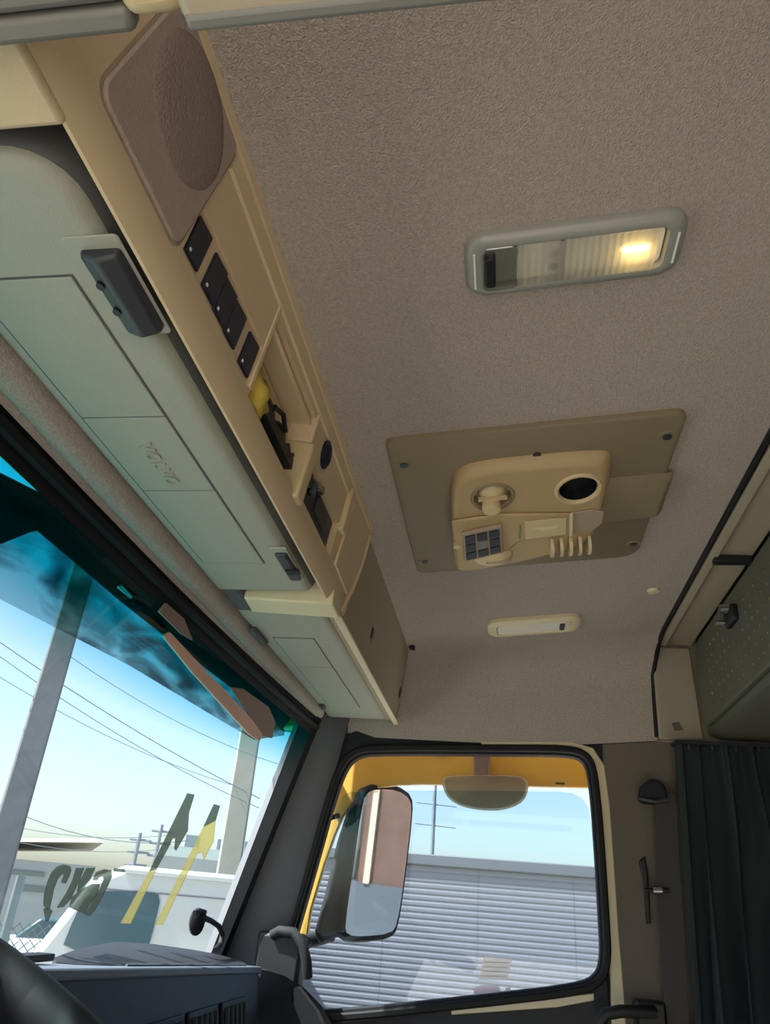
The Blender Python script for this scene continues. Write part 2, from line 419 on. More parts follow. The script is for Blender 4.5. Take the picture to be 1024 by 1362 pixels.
# far end section
mb = MB().prism([fc(1.145, .03, -.004), fc(1.880, .02, -.004), fc(1.83, 1.0, -.004), fc(1.80, 1.08, -.004), fc(1.165, 1.08, -.004), fc(1.168, .6, -.004)], cw*(-.05))
mb2 = [MB().loft([[fc(x + .014*math.cos(a), s + .085*math.sin(a), d) for a in [2*PI*k/18 for k in range(18)]] for d in (-.012, .01)]) for x, s in ((1.39, .36), (1.835, .38))]
obj('end_cover', mb, 'taupe', CON, cuts=mb2)
for x, s in ((1.39, .36), (1.835, .38)):
    obj('pull_latch', MB().box((x - .009, s - .065, -.014), (x + .009, s + .065, -.002), fc), 'dark_plastic', CON, bevel=.003)
obj('end_lip', MB().prism([fc(1.11, .0, .002), fc(1.888, .0, .002), fc(1.888, .035, -.002), fc(1.12, .05, -.002)], Vector((0, .012, -.004))), 'cream', CON, bevel=.002)
obj('corner_strip', MB().tube([fc(1.118, .05, .001), fc(1.140, .30, .003), fc(1.156, .62, .003), fc(1.160, .95, .003)], .004, 8), 'beige', CON)
for x, s in ((1.62, 1.10), (1.70, 1.10), (1.80, 1.02)):
    obj('clip', MB().box((x - .012, s - .05, 0), (x + .012, s + .05, .014), fc), 'black', CON, bevel=.003)
# lids on the underside of the console
def lid_ring(x0, x1, y0, y1, r, z):
    return [Vector((x, y, z)) for x, y in rr(x0, x1, y0, y1, r, 6)]
def make_lid(x0, x1, y0, y1, rn):
    mb = MB()
    R4 = [.012, .012, rn, .012]
    def ring(ins, z): return [Vector((x, y, z)) for x, y in rr(x0 + ins, x1 - ins, y0 + ins, y1 - ins, [max(.003, q - ins) for q in R4], 6)]
    mb.loft([ring(.006, .440), ring(.006, .424), ring(.009, .419), ring(.014, .4165), ring(.020, .416)])
    rim = MB().loft([ring(0, .470), ring(-.002, .445), ring(0, .434), ring(.004, .427), ring(.010, .424), ring(.010, .470)])  # separate dark rim stands in for the shade on the lid edge
    return mb, rim
_l, _r = make_lid(.276, 1.042, .284, .446, .05)
L1 = obj('locker_lid', _l, 'lid_grey', CON, ang=60)
obj('lid_rim_shade', _r, 'lid_edge', L1, ang=60)
for a, b in ((.388, .5725), (.5745, .7195), (.7215, .925)):
    obj('inset_panel', MB().box((a, .333, .4145), (b, .4215, .4170)), 'lid_grey', L1, bevel=.0006)
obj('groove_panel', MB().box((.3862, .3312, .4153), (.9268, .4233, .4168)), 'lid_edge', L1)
h = MB()
hx0, hx1, hy0, hy1 = .362, .447, .282, .312
h.loft([[Vector((x, y, z)) for x in (hx0,)] + [] for z in ()]) if False else None
h.box((hx0, .300, .404), (hx1, .314, .4165)).box((hx0, .275, .404), (hx0 + .006, .302, .4165)).box((hx1 - .006, .275, .404), (hx1, .302, .4165))
hd = obj('lid_handle', MB().prism([(hx0, .313, .416), (hx0, .311, .408), (hx0, .297, .402), (hx0, .281, .407), (hx0, .279, .418), (hx0, .300, .425)], (hx1 - hx0, 0, 0)), 'dark_plastic', L1, bevel=.003)
obj('handle_rim', MB().prism([(x, y, .4165) for x, y in rr(hx0 - .012, hx1 + .008, .277, .322, .004)], (0, 0, -.002)), 'lid_grey', hd, bevel=.001)
for x in (.388, .416):
    obj('screw_hole', MB().loft([[Vector((x + .004*math.cos(a), .3055 + .003*math.sin(a), z)) for a in [2*PI*k/12 for k in range(12)]] for z in (.4025, .407)]), 'black', hd)
lt = obj('lid_latch', MB().box((.885, .289, .408), (.972, .306, .417)), 'dark_plastic', L1, bevel=.003)
obj('latch_plate', MB().box((.872, .287, .413), (.980, .312, .4163)), 'lid_grey', lt, bevel=.001)
obj('latch_tooth', MB().box((.93, .284, .406), (.944, .302, .410)), 'black', lt)
_l, _r = make_lid(1.118, 1.872, .282, .444, .015)
L2 = obj('locker_lid', _l, 'lid_grey', CON, ang=60)
obj('lid_rim_shade', _r, 'lid_edge', L2, ang=60)
for a, b in ((1.25, 1.42), (1.422, 1.74)):
    obj('inset_panel', MB().box((a, .335, .4145), (b, .4085, .4170)), 'lid_grey', L2, bevel=.0006)
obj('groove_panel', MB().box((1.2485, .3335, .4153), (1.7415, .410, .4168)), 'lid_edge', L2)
obj('lid_handle', MB().box((1.195, .424, .406), (1.275, .438, .418)), 'lid_edge', L2, bevel=.005)
obj('lid_latch', MB().box((1.725, .418, .409), (1.755, .430, .418)), 'dark_plastic', L2, bevel=.003)
# embossed maker's lettering on the near lid
def text_mesh(body, size, depth, fr, name, material, parent):
    cu = bpy.data.curves.new('t', 'FONT'); cu.body = body; cu.size = size; cu.extrude = depth; cu.align_x = 'CENTER'; cu.align_y = 'CENTER'; cu.space_character = 1.2; cu.offset = .0005
    to = bpy.data.objects.new('t', cu); COL.objects.link(to)
    dg = bpy.context.evaluated_depsgraph_get(); m = bpy.data.meshes.new_from_object(to.evaluated_get(dg))
    bpy.data.objects.remove(to)
    mb = MB(); mb.v = [fr(*v.co) for v in m.vertices]; mb.f = [tuple(p.vertices) for p in m.polygons]
    return obj(name, mb, material, parent)
text_mesh('VOLVO', .023, .0020, frame((.662, .377, .4145), (1, 0, 0), (0, -1, 0), (0, 0, -1)), 'embossed_lettering', 'lid_grey', L1)
# things lying in the open tray of the console
def blob(c, r, seed, n=14, m=9, fl=.0):
    rnd = random.Random(seed); rings = []
    ph = [rnd.uniform(0, 6) for _ in range(6)]
    for i in range(m):
        t = -PI/2 + PI*(i + .5)/m
        ring = []
        for k in range(n):
            a = 2*PI*k/n
            q = 1 + .16*math.sin(3*a + ph[0] + 2*t) + .12*math.sin(5*a + ph[1] - 3*t) + .1*math.sin(7*t + ph[2])
            ring.append(Vector((c[0] + r[0]*q*math.cos(t)*math.cos(a), c[1] + r[1]*q*math.cos(t)*math.sin(a), c[2] + r[2]*q*math.sin(t))))
        rings.append(ring)
    return MB().loft(rings)
p = fc(.622, .36, -.014)
tag(obj('dust_cloth', blob(p, (.030, .016, .024), 3), 'yellow_cloth', origin=p, ang=80), 'crumpled yellow cloth tucked in the open tray of the overhead console', 'cloth')
p = fc(.700, .30, -.02)
SG = thing('sunglasses', p, 'dark sunglasses lying in the console tray beside the yellow cloth', 'sunglasses')
for dx in (-.022, .028):
    mb = MB().loft([[fc(.70 + dx + .023*q*math.cos(a), .44 + .11*q*math.sin(a), -.012 - .012*q2) for a in [2*PI*k/18 for k in range(18)]] for q, q2 in ((1, 1), (1, .7), (.7, .35), (.2, .2))])
    obj('lens', mb, 'black', SG, ang=60)
obj('frame_bridge', MB().tube([fc(.678, .50, -.014), fc(.703, .54, -.012), fc(.728, .50, -.014)], .003, 8), 'black', SG)
obj('temple', MB().tube([fc(.745, .46, -.014), fc(.758, .40, -.012), fc(.770, .46, -.014)], .003, 8), 'black', SG)
p = fc(.893, .40, -.02)
CBR = thing('radio_unit', p, 'black radio unit set in the console slot beside the tray', 'radio')
obj('body', MB().box((.804, .25, -.065), (.981, .545, -.008), fc), 'switch_blue', CBR, bevel=.003)
obj('display', MB().box((.885, .36, -.008), (.945, .50, -.006), fc), 'dark_plastic', CBR, bevel=.001)
for x, s in ((.828, .46), (.852, .46)):
    obj('button', MB().box((x - .008, s - .06, -.008), (x + .006, s + .05, -.002), fc), 'dark_plastic', CBR, bevel=.002)
obj('dial', MB().loft([[fc(.868 + r*math.cos(a), .50 + r/CLEN*math.sin(a), h) for a in [2*PI*k/14 for k in range(14)]] for r, h in ((.007, -.008), (.006, .004))]), 'chrome', CBR)
# ------------------------------------------------------------------ side visor bars along the driver's edge of the roof
VB = thing('side_visor', (.16, .16, .41), 'blurred grey visor bar running across the top left of the view', 'visor')
def bar_pts(y0, y1, x1, x0, zb): return [(x0, y0, zb), (x1, y0, zb), (x1, y1, zb), (x0, y1, zb)]
obj('front_bar', MB().prism(bar_pts(.185, .62, .200, .186, .382), (0, 0, .016)).prism(bar_pts(.185, .62, .184, .10, .380), (0, 0, .016)), 'grey_bar', VB, bevel=.004)
obj('rear_bar', MB().prism([(x, -.20 if i % 2 else .158, z) for i, (x, z) in enumerate(())] or bar_pts(-.30, .158, .197, .10, .378), (0, 0, .020)), 'pale_bar', VB, bevel=.006, seg=3)
obj('bar_edge', MB().prism(bar_pts(-.30, .156, .1995, .1905, .3765), (0, 0, .014)), 'grey_bar', VB, bevel=.003)
obj('hinge_clip', MB().box((.165, .155, .380), (.193, .187, .398)), 'ac_light', VB, bevel=.008, seg=3)
# ------------------------------------------------------------------ ceiling lamps
cn = Vector((0, KS, 1)).normalized(); ct = Vector((0, 1, -KS)).normalized()
def cf(x, y, d=0.): return Vector((x, y, cz(y))) - cn*d
LP = thing('ceiling_lamp', cf(.577, -.068, 0), 'large rectangular ceiling lamp with clear ribbed lens nearest the camera', 'lamp')
def crr(x0, x1, y0, y1, r, d, n=6): return [cf(x, y, d) for x, y in rr(x0, x1, y0, y1, r, n)]
mb = MB().loft([crr(.535, .617, -.178, .042, .022, -.002), crr(.535, .617, -.178, .042, .022, .006), crr(.538, .614, -.175, .039, .020, .011), crr(.546, .606, -.166, .030, .014, .013),
    crr(.549, .603, -.160, .024, .010, .012), crr(.550, .602, -.158, .022, .009, .002)])
obj('bezel', mb, 'lamp_bezel', LP, ang=50)
obj('reflector', MB().loft([crr(.552, .600, -.157, .020, .008, .0005), crr(.552, .600, -.157, .020, .008, .006)]), 'reflector', LP)
mb = MB()
N = 40
rows = []
for i in range(N + 1):
    y = -.150 + .140*i/N
    rows.append([cf(x, y, .0125 + .003*math.sin(PI*(x - .548)/.056) + (.0009 if i % 2 else 0)) for x in [.549 + .054*k/8 for k in range(9)]])
mb.grid(rows)
lens = obj('lens', mb, 'lens_plastic', LP, ang=20)
obj('clear_cover', MB().loft([crr(.547, .605, -.012, .026, .008, .010), crr(.547, .605, -.012, .026, .008, .0145)]), 'clear_plastic', LP, bevel=.001)
obj('rocker_switch', MB().loft([crr(.557, .596, .011, .023, .003, .008), crr(.557, .596, .012, .022, .003, .019)]), 'black', LP, bevel=.001)
obj('bulb', MB().tube([cf(.577, -.143, .0075), cf(.577, -.118, .0075)], .0032, 10), 'bulb', LP)
obj('divider', MB().box((-.025, -.002, 0), (.025, .002, .009), frame(cf(.577, -.056, .002), (1, 0, 0), ct, -cn)), 'grey_bar', LP)
for dx in (-.008, .010):
    obj('screw', MB().tube([cf(.577 + dx, -.049, .003), cf(.577 + dx, -.049, .009)], .004, 10), 'dark_plastic', LP)
obj('trim_line', MB().box((-.024, -.001, 0), (.024, .001, .001), frame(cf(.577, .033, .0125), (1, 0, 0), ct, -cn)), 'white_dot', LP)
obj('trim_line', MB().box((-.020, -.001, 0), (.020, .001, .001), frame(cf(.577, -.169, .0125), (1, 0, 0), ct, -cn)), 'white_dot', LP)
L2p = thing('ceiling_lamp', cf(1.70, -.066, 0), 'small slim ceiling lamp on the far edge of the headliner', 'lamp')
mb = MB().loft([crr(1.645, 1.745, -.172, .040, .03, -.002), crr(1.645, 1.745, -.172, .040, .03, .008), crr(1.652, 1.738, -.165, .033, .024, .013), crr(1.665, 1.727, -.150, .020, .012, .013), crr(1.667, 1.725, -.148, .018, .012, .006)])
obj('bezel', mb, 'cream', L2p, ang=50)
obj('lens', MB().loft([crr(1.667, 1.725, -.148, .018, .012, .006), crr(1.669, 1.723, -.146, .016, .010, .0115)]), 'reflector', L2p)
obj('switch', MB().loft([crr(1.678, 1.714, -.136, -.124, .003, .011), crr(1.679, 1.713, -.135, -.125, .003, .016)]), 'dark_plastic', L2p)
tag(obj('trim_button', MB().loft([[cf(1.543 + r*math.cos(a), -.311 + r*math.sin(a), d) for a in [2*PI*k/14 for k in range(14)]] for r, d in ((.014, 0), (.012, .005), (.006, .007))]), 'cream', origin=cf(1.543, -.311)),
    'small round cream fastener button on the headliner near the rear trim', 'button')
# ------------------------------------------------------------------ roof panel with air-conditioning unit
AC = thing('roof_unit', cf(1.11, -.04, 0), 'olive roof hatch panel carrying a beige air conditioning unit', 'ventilation unit')
mb = MB().loft([crr(.879, 1.343, -.245, .169, [.018, .014, .018, .035], -.004), crr(.879, 1.343, -.245, .169, [.018, .014, .018, .035], .007), crr(.882, 1.340, -.242, .166, [.016, .012, .016, .033], .009)])
BP = obj('base_plate', mb, 'olive_plastic', AC, ang=45)
for x, y in ((.941, .149), (.933, -.226), (1.284, -.231), (1.286, .150)):
    sc = obj('screw_recess', MB().loft([[cf(x + r*math.cos(a), y + r*math.sin(a)*1., d) for a in [2*PI*k/16 for k in range(16)]] for r, d in ((.0135, .008), (.0125, .0105), (.009, .0100))]), 'olive_plastic', BP)
    obj('screw', MB().tube([cf(x, y, .008), cf(x, y, .0118)], .0065, 10), 'dark_plastic', sc)
mb = MB().loft([[cf(x, -.150, d) for x, d in ((1.035, .008), (1.052, .024), (1.150, .030), (1.165, .008))], [cf(x, -.246, d) for x, d in ((1.035, .008), (1.052, .020), (1.150, .026), (1.165, .008))],
    [cf(x, -.256, d) for x, d in ((1.037, .006), (1.052, .012), (1.150, .014), (1.163, .006))]])
obj('duct_ridge', mb, 'olive_plastic', AC, bevel=.004)
obj('notch', MB().tube([cf(.948, -.045, .009), cf(.948, -.045, .012)], .006, 10), 'dark_plastic', AC)
# unit body: sloping lower face  z + KS*y + AS*x = AK
AS = .1617; AK = .583 + AS*.955
aN = Vector((AS, KS, 1)).normalized(); aU = Vector((1, 0, -AS)).normalized(); aV = Vector((0, 1, -KS)).normalized()
def ap(x, y, d=0.): return Vector((x, y, AK - KS*y - AS*x)) - aN*d
def apx(px, py, d=0.): return onp(px, py, (AS, KS, 1), AK) - aN*d
ol = smooth([(.955, .045), (.950, .0), (.952, -.135), (.968, -.152), (1.02, -.156), (1.135, -.150), (1.165, -.135), (1.20, -.05), (1.215, .03), (1.225, .078), (1.20, .088), (1.06, .086), (.99, .080), (.965, .065)], 2)
oc = (1.08, -.035)
def oring(s, dx=0.): return [(oc[0] + (x - oc[0])*s + dx, oc[1] + (y - oc[1])*s) for x, y in ol]
mb = MB().loft([[cf(x, y, .005) for x, y in oring(1.02)], [cf(x, y, .014) for x, y in oring(1.015)], [ap(x, y, -.006) for x, y in oring(.985)], [ap(x, y, 0) for x, y in oring(.945)], [ap(x, y, .0005) for x, y in oring(.90)]])
def apcyl(px, py, r, d0, d1, n=24, k=1.0):
    c = apx(px, py); return MB().loft([[c + aU*(r*math.cos(a)*k) + aV*(r*math.sin(a)) - aN*d for a in [2*PI*j/n for j in range(n)]] for d in (d0, d1)])
c_port = apcyl(769, 650, .030, -.05, .02)
c_knob = apcyl(655, 661, .029, -.014, .02)
body = obj('unit_body', mb, 'ac_beige', AC, cuts=[c_port, c_knob], ang=50)
def ringlathe(px, py, prof, n=28):
    c = apx(px, py); return MB().loft([[c + aU*(r*math.cos(a)) + aV*(r*math.sin(a)) - aN*d for a in [2*PI*j/n for j in range(n)]] for r, d in prof], cap=False)
obj('port_ring', ringlathe(769, 650, [(.036, 0), (.034, .004), (.031, .004), (.0285, -.001)]), 'ac_light', body)
obj('port_bore', ringlathe(769, 650, [(.0285, -.001), (.0285, -.020), (.001, -.020)]), 'black', body)
obj('vent_ring', ringlathe(655, 661, [(.035, 0), (.033, .003), (.030, .003), (.028, -.008), (.026, -.013)]), 'olive_plastic', body)
c = apx(655, 661)
rings = [[c + aU*(.022*math.cos(t)*math.cos(a)) + aV*(.022*math.cos(t)*math.sin(a)) - aN*(-.012 + .014*math.sin(t)) for a in [2*PI*j/20 for j in range(20)]] for t in [PI/2*i/6 for i in range(7)]]
ball = obj('vent_ball', MB().loft(rings), 'ac_light', body, ang=60)
c2 = apx(653, 668)
obj('vent_knob', MB().loft([[c2 + aU*(r*math.cos(a)) + aV*(r*1.15*math.sin(a)) - aN*d for a in [2*PI*j/18 for j in range(18)]] for r, d in ((.012, -.002), (.013, .014), (.011, .018), (.004, .019))]), 'ac_light', ball, ang=50)
obj('vent_bar', MB().box((-.002, -.022, 0), (.002, .022, .006), frame(c, aU, aV, -aN)), 'ac_light', ball)
# lower step with control pad, slot and pocket
st = [apx(*p) for p in ((600, 690), (665, 681), (760, 680), (757, 708), (690, 716), (668, 735), (608, 742))]
obj('step', MB().prism(st, aN*(-.006)), 'ac_beige', body, bevel=.003)
PD = [apx(*p, .006) for p in ((614, 702), (666, 691), (669, 727), (617, 740))]
pad = obj('control_pad', MB().prism(PD, aN*(-.007)), 'taupe', body, bevel=.002)
def bil(q, a, b): return (q[0]*(1-a) + q[1]*a)*(1-b) + (q[3]*(1-a) + q[2]*a)*b
for i in range(3):
    for j in range(3):
        a0, a1 = .06 + i*.305, .06 + i*.305 + .26
        b0, b1 = .08 + j*.29, .08 + j*.29 + .235
        obj('button', MB().prism([bil(PD, a0, b0) - aN*.007, bil(PD, a1, b0) - aN*.007, bil(PD, a1, b1) - aN*.007, bil(PD, a0, b1) - aN*.007], aN*(-.003)), 'switch_blue' if (i, j) != (1, 1) else 'grey_bar', pad, bevel=.0008)
q = [apx(*p, .006) for p in ((697, 689), (753, 684), (752, 706), (698, 713))]
obj('slot_plate', MB().prism(q, aN*(-.002)), 'ac_light', body, bevel=.001)
q = [apx(*p, .008) for p in ((708, 697), (722, 695), (732, 695), (743, 691), (738, 697), (722, 700))]
obj('emblem', MB().prism(q, aN*(-.001)), 'cream', body)
q = [apx(*p, .005) for p in ((690, 694), (693, 694), (692, 712), (689, 712))]
obj('slot_line', MB().prism(q, aN*(-.002)), 'olive_plastic', body)
q = [apx(*p, .001) for p in ((760, 680), (785, 676), (803, 678), (800, 694), (787, 704), (758, 709))]
obj('pocket', MB().prism(q, aN*(-.003)), 'taupe', body, bevel=.001)
obj('pocket_edge', MB().prism([apx(*p, .003) for p in ((757, 681), (761, 680), (760, 708), (756, 709))], aN*(-.005)), 'cream', body)
# lower louvre and second ball vent on the far lower edge of the unit
c = apx(757, 722)
for k in range(5):
    cc = c + aV*(.030 - .015*k)
    obj('louvre', MB().loft([[cc + aU*(.020*math.cos(a)) - aN*(.003 + .020*math.sin(a)) + aV*s for a in [PI*j/10 for j in range(11)]] for s in (-.0025, .0025)]), 'ac_light', body)
c = apx(655, 738)
lb = MB().loft([[c + aU*(.022*math.cos(t)*math.cos(a)) + aV*(.034*math.cos(t)*math.sin(a)) - aN*(.018*math.sin(t)) for a in [2*PI*j/20 for j in range(20)]] for t in [PI/2*i/6 for i in range(7)]])
ball = obj('vent_ball', lb, 'ac_light', body, ang=60)
obj('vent_slit', MB().box((-.004, -.030, .012), (.0, .012, .018), frame(c, aU, aV, -aN)), 'taupe', ball)
obj('side_button', MB().tube([apx(607, 722, .002), apx(607, 722, .009)], .006, 10), 'ac_light', body)
# ------------------------------------------------------------------ windshield, header and front pillar
WXC = .83
def wsy(x, z): return .492 + (.40 - z)*.29 - .03*((x - WXC)/1.1)**2
wsn = Vector((0, 1, .29)).normalized()
def wsp(px, py):
    p = onp(px, py, (0, 1, .29), .492 + .40*.29)
    for _ in range(6):
        p = onp(px, py, (0, 1, .29), .492 + .40*.29 - .03*((p.x - WXC)/1.1)**2)
    return p
WS = thing('window_1', (.83, .64, -.15), 'large windshield with blue tinted upper band', 'windshield', kind='structure')
xs = [XD + (1.94 - XD)*i/20 for i in range(21)]
zs = [.45 - .62*j/10 for j in range(11)]
g = obj('glass', MB().grid([[Vector((x, wsy(x, z), z + EYE)) for x in xs] for z in zs]), 'windshield', None, ang=80)
g.location = (0, 0, 0); g.parent = WS; g.matrix_parent_inverse = Matrix.Translation(-Vector(WS.location))
# black ceramic border along the top and the passenger edge of the glass
mb = MB().grid([[Vector((x, wsy(x, z) - .002, z)) for x in xs] for z in (.45, .43, .41, .39, .370)])
obj('border_band', mb, 'rubber', WS)
mb = MB().grid([[Vector((x, wsy(x, z) - .003, z)) for x in (1.845, 1.90, 1.945)] for z in zs])
obj('side_border', mb, 'rubber', WS)
# header trim
mb = MB()
hp = []
for i in range(25):
    x = XD + (1.80 - XD)*i/24
    yy = wsy(x, .405) - .024
    hp.append((x, yy, .411))
def hprof(p, k):
    x, y, z = p; s = 1 - .55*max(0, (x - 1.0)/.8)
    return [Vector((x, y + a*s, z + b)) for a, b in ((-.024, .006), (-.022, -.004), (-.015, -.010), (-.004, -.012), (.004, -.009), (.008, -.004), (.012, -.008), (.016, -.009), (.020, -.005), (.022, .02), (-.024, .02))]
mb.loft([hprof(p, i) for i, p in enumerate(hp)])
tag(kind(obj('trim_9', mb, 'headliner', ang=50), 'structure'), 'taupe fabric header roll between lockers and windshield', 'trim')
mb = MB().tube([(x, wsy(x, .39) - .006, .390) for x in [XD + (1.86 - XD)*i/20 for i in range(21)]], .008, 8)
tag(kind(obj('trim_10', mb, 'rubber'), 'structure'), 'black rubber strip along the top edge of the windshield', 'gasket')
# A pillar
def pil(t):
    z = .43 - .62*t
    yin = .475 + .156*t*1.06          # edge at the windshield
    yout = .395 + .105*t*1.02         # edge at the door seal
    return [Vector((1.845 + .012*t, yin + .02, z)), Vector((1.875, yin - .004, z)), Vector((1.885, yin - .03, z)), Vector((1.905, yout + .02, z)), Vector((1.925, yout, z)), Vector((1.98, yout, z)), Vector((1.98, yin + .06, z)), Vector((1.90, yin + .05, z))]
mb = MB().loft([pil(i/10) for i in range(11)])
tag(kind(obj('trim_11', mb, 'pillar_grey', ang=30), 'structure'), 'dark grey front pillar between windshield and passenger window', 'pillar')
# decals on the inside of the glass
def dec(name, pts, m, sc=1., off=(0, 0)):
    q = [wsp(px/sc + off[0], py/sc + off[1]) - wsn*.003 for px, py in pts]
    return obj(name, MB().prism(q, wsn*.0015), m, WS)
S1, O1 = 4.655, (0, 1100)
dec('lettering', [(432,262),(425,238),(385,228),(345,243),(310,280),(285,340),(266,410),(262,480),(275,500),(300,498),(312,440),(325,375),(350,315),(378,285),(388,292),(372,340),(398,346),(420,300)], 'decal_dark', S1, O1)
dec('lettering', [(300,500),(262,500),(275,580),(290,575),(315,515)], 'decal_dark', S1, O1)
dec('lettering', [(465,250),(512,250),(480,330),(430,440),(385,490),(345,495),(400,410),(440,330)], 'decal_dark', S1, O1)
dec('lettering', [(530,250),(580,250),(545,320),(500,370),(470,400),(480,340)], 'decal_dark', S1, O1)
dec('lettering', [(440,430),(500,380),(560,350),(610,350),(590,420),(540,480),(520,535),(420,495)], 'decal_dark', S1, O1)
dec('lettering', [(590,275),(640,258),(683,265),(683,305),(655,370),(620,440),(580,510),(545,548),(520,540),(560,470),(600,400),(635,325),(630,300),(605,310),(590,328),(565,325)], 'decal_dark', S1, O1)
dec('lettering', [(700,252),(765,258),(765,276),(695,272)], 'decal_dark', S1, O1)
S2, O2 = 5.12, (130, 1030)
dec('stripe_emblem', [(605,125),(650,135),(612,260),(605,380),(525,515),(515,505),(522,430),(500,432),(470,500),(392,640),(345,655)], 'decal_dark', S2, O2)
dec('stripe_emblem', [(345,655),(392,640),(215,1012),(150,1010)], 'decal_yellow', S2, O2)
dec('stripe_emblem', [(785,200),(825,210),(795,310),(715,352)], 'decal_dark', S2, O2)
dec('stripe_emblem', [(795,310),(782,450),(715,580),(703,525),(668,540),(432,1022),(385,1020),(715,352)], 'decal_yellow', S2, O2)
# outside sun visor above the windshield
VS_ = thing('exterior_visor', (.8, .62, .42), 'smoked streaky exterior sun visor hanging above the windshield', 'sun visor')
def evp(px, py, c=.60): return onp(px, py, (0, 1, .75), c + .40*.75)   # plane of the visor, leaning forward
ev = [evp(*p) for p in ((-420, 330), (-60, 620), (0, 660), (380, 950), (378, 978), (338, 984), (300, 962), (170, 884), (0, 797), (-420, 585))]
vn = Vector((0, 1, .75)).normalized()
obj('smoked_panel', MB().prism(ev, vn*.004), 'visor_smoke', VS_)
def vb(name, pts, m, th=.012, off=-.004): return obj(name, MB().prism([evp(*p) + vn*off for p in pts], vn*th), m, VS_, bevel=.002)
vb('mount_bar', [(-420, 318), (-60, 600), (60, 660), (330, 905), (412, 958), (405, 975), (375, 972), (345, 945), (160, 800), (95, 745), (30, 690), (-60, 650), (-420, 360)], 'soft_black')
vb('bracket', [(0, 722), (-60, 720), (-60, 665), (40, 662), (92, 700), (40, 706)], 'soft_black')
vb('bracket', [(152, 770), (165, 763), (205, 800), (225, 830), (215, 836), (180, 805)], 'visor_smoke', .01)
def wb(name, pts, m): return obj(name, MB().prism([wsp(*p) - wsn*.010 for p in pts], wsn*.005), m, WS, bevel=.001)  # flat brown and salmon shapes just inside the windshield glass
wb('brown_shape', [(205, 812), (215, 800), (238, 820), (250, 850), (236, 842)], 'soft_brown')
wb('brown_shape', [(300, 912), (318, 914), (352, 938), (361, 958), (357, 980), (345, 978)], 'soft_brown')
wb('salmon_strip', [(210, 844), (220, 839), (268, 890), (300, 922), (345, 972), (340, 984), (326, 975), (286, 932), (250, 893)], 'salmon_tone')
vb('edge_tip', [(150, 776), (156, 771), (172, 788), (168, 792)], 'chrome', .006, -.012)
# ------------------------------------------------------------------ passenger door
DO = thing('door_1', (WX + .02, .1, -.6), 'passenger door with black window seal and cream inner trim', 'door', kind='structure')
def offset(poly, d):
    out = []; n = len(poly)
    cxm = sum(p[0] for p in poly)/n; cym = sum(p[1] for p in poly)/n
    for i in range(n):
        a, b, c = Vector(poly[i-1]), Vector(poly[i]), Vector(poly[(i+1) % n])
        n1 = Vector((b.y-a.y, a.x-b.x)).normalized(); n2 = Vector((c.y-b.y, b.x-c.x)).normalized()
        nn = (n1+n2).normalized(); s = 1/max(.5, nn.dot(n1))
        if nn.dot(b - Vector((cxm, cym))) < 0: nn = -nn
        out.append(tuple(b + nn*d*s))
    return out
def wpx(px, py, x=WX): q = onp(px, py, (1, 0, 0), x); return (q.y, q.z)
wo = smooth([wpx(*p) for p in ((458, 1018), (474, 1003), (500, 999), (700, 1000), (758, 1001), (778, 1008), (786, 1028), (793, 1100), (801, 1230), (803, 1275), (796, 1300), (770, 1313), (640, 1328), (452, 1348), (360, 1350), (388, 1250), (420, 1140), (442, 1060))], 2)
def ring_mb(inner, outer, x0, x1):
    mb = MB(); n = len(inner)
    vs = [(x0, y, z) for y, z in outer] + [(x0, y, z) for y, z in inner] + [(x1, y, z) for y, z in inner] + [(x1, y, z) for y, z in outer]
    fs = []
    for i in range(n):
        j = (i+1) % n
        for k in range(4):
            fs.append((k*n+i, k*n+j, ((k+1) % 4)*n+j, ((k+1) % 4)*n+i))
    return mb.add(vs, fs)
obj('window_seal', ring_mb(wo, offset(wo, .016), WX - .012, WX + .030), 'rubber', DO, bevel=.004)
obj('frame', ring_mb(offset(wo, .010), offset(wo, .060), WX + .008, WX + .05), 'soft_black', DO)
obj('inner_seal', ring_mb(offset(wo, -.006), offset(wo, .002), WX + .004, WX + .035), 'soft_black', DO, bevel=.002)
# cream rear edge of the door frame, following the seal
ct_ = [wpx(*p) for p in ((640, 991), (740, 991), (772, 996), (788, 1012), (796, 1060), (803, 1150), (808, 1250), (812, 1310), (813, 1362), (833, 1362), (830, 1320), (823, 1240), (817, 1150), (811, 1070), (804, 1018), (789, 995), (760, 986), (640, 986))]
ct_ = ct_[:9] + [(ct_[8][0], -1.2), (ct_[9][0] - .02, -1.2)] + ct_[9:]
obj('frame_trim', MB().prism([(WX - .002, y, z) for y, z in ct_], (.03, 0, 0)), 'cream', DO, bevel=.003)
lo = [wpx(*p) for p in ((300, 1352), (452, 1352), (640, 1333), (770, 1318), (808, 1300), (815, 1362))]
obj('lower_panel', MB().prism([(WX, y, z) for y, z in lo] + [Vector((WX, -.24, -1.2)), Vector((WX, .62, -1.2))], (.05, 0, 0)), 'dash_dark', DO, bevel=.004)
sl_ = [wpx(*p, WX - .006) for p in ((600, 1341), (700, 1331), (790, 1321), (790, 1331), (740, 1340), (600, 1350))]
obj('sill_strip', MB().prism([(WX - .008, y, z) for y, z in sl_], (.012, 0, 0)), 'cream', DO, bevel=.002)
sl_ = [wpx(*p, WX - .006) for p in ((455, 1352), (640, 1334), (640, 1341), (455, 1360))]
obj('sill_strip', MB().prism([(WX - .008, y, z) for y, z in sl_], (.012, 0, 0)), 'grey_bar', DO, bevel=.002)
obj('grab_bar', MB().tube([onp(797, 1362, (1, 0, 0), 1.86), onp(805, 1349, (1, 0, 0), 1.86), onp(825, 1345, (1, 0, 0), 1.86), onp(868, 1346, (1, 0, 0), 1.87), onp(868, 1340, (1, 0, 0), 1.93)], .012, 10), 'black', DO)
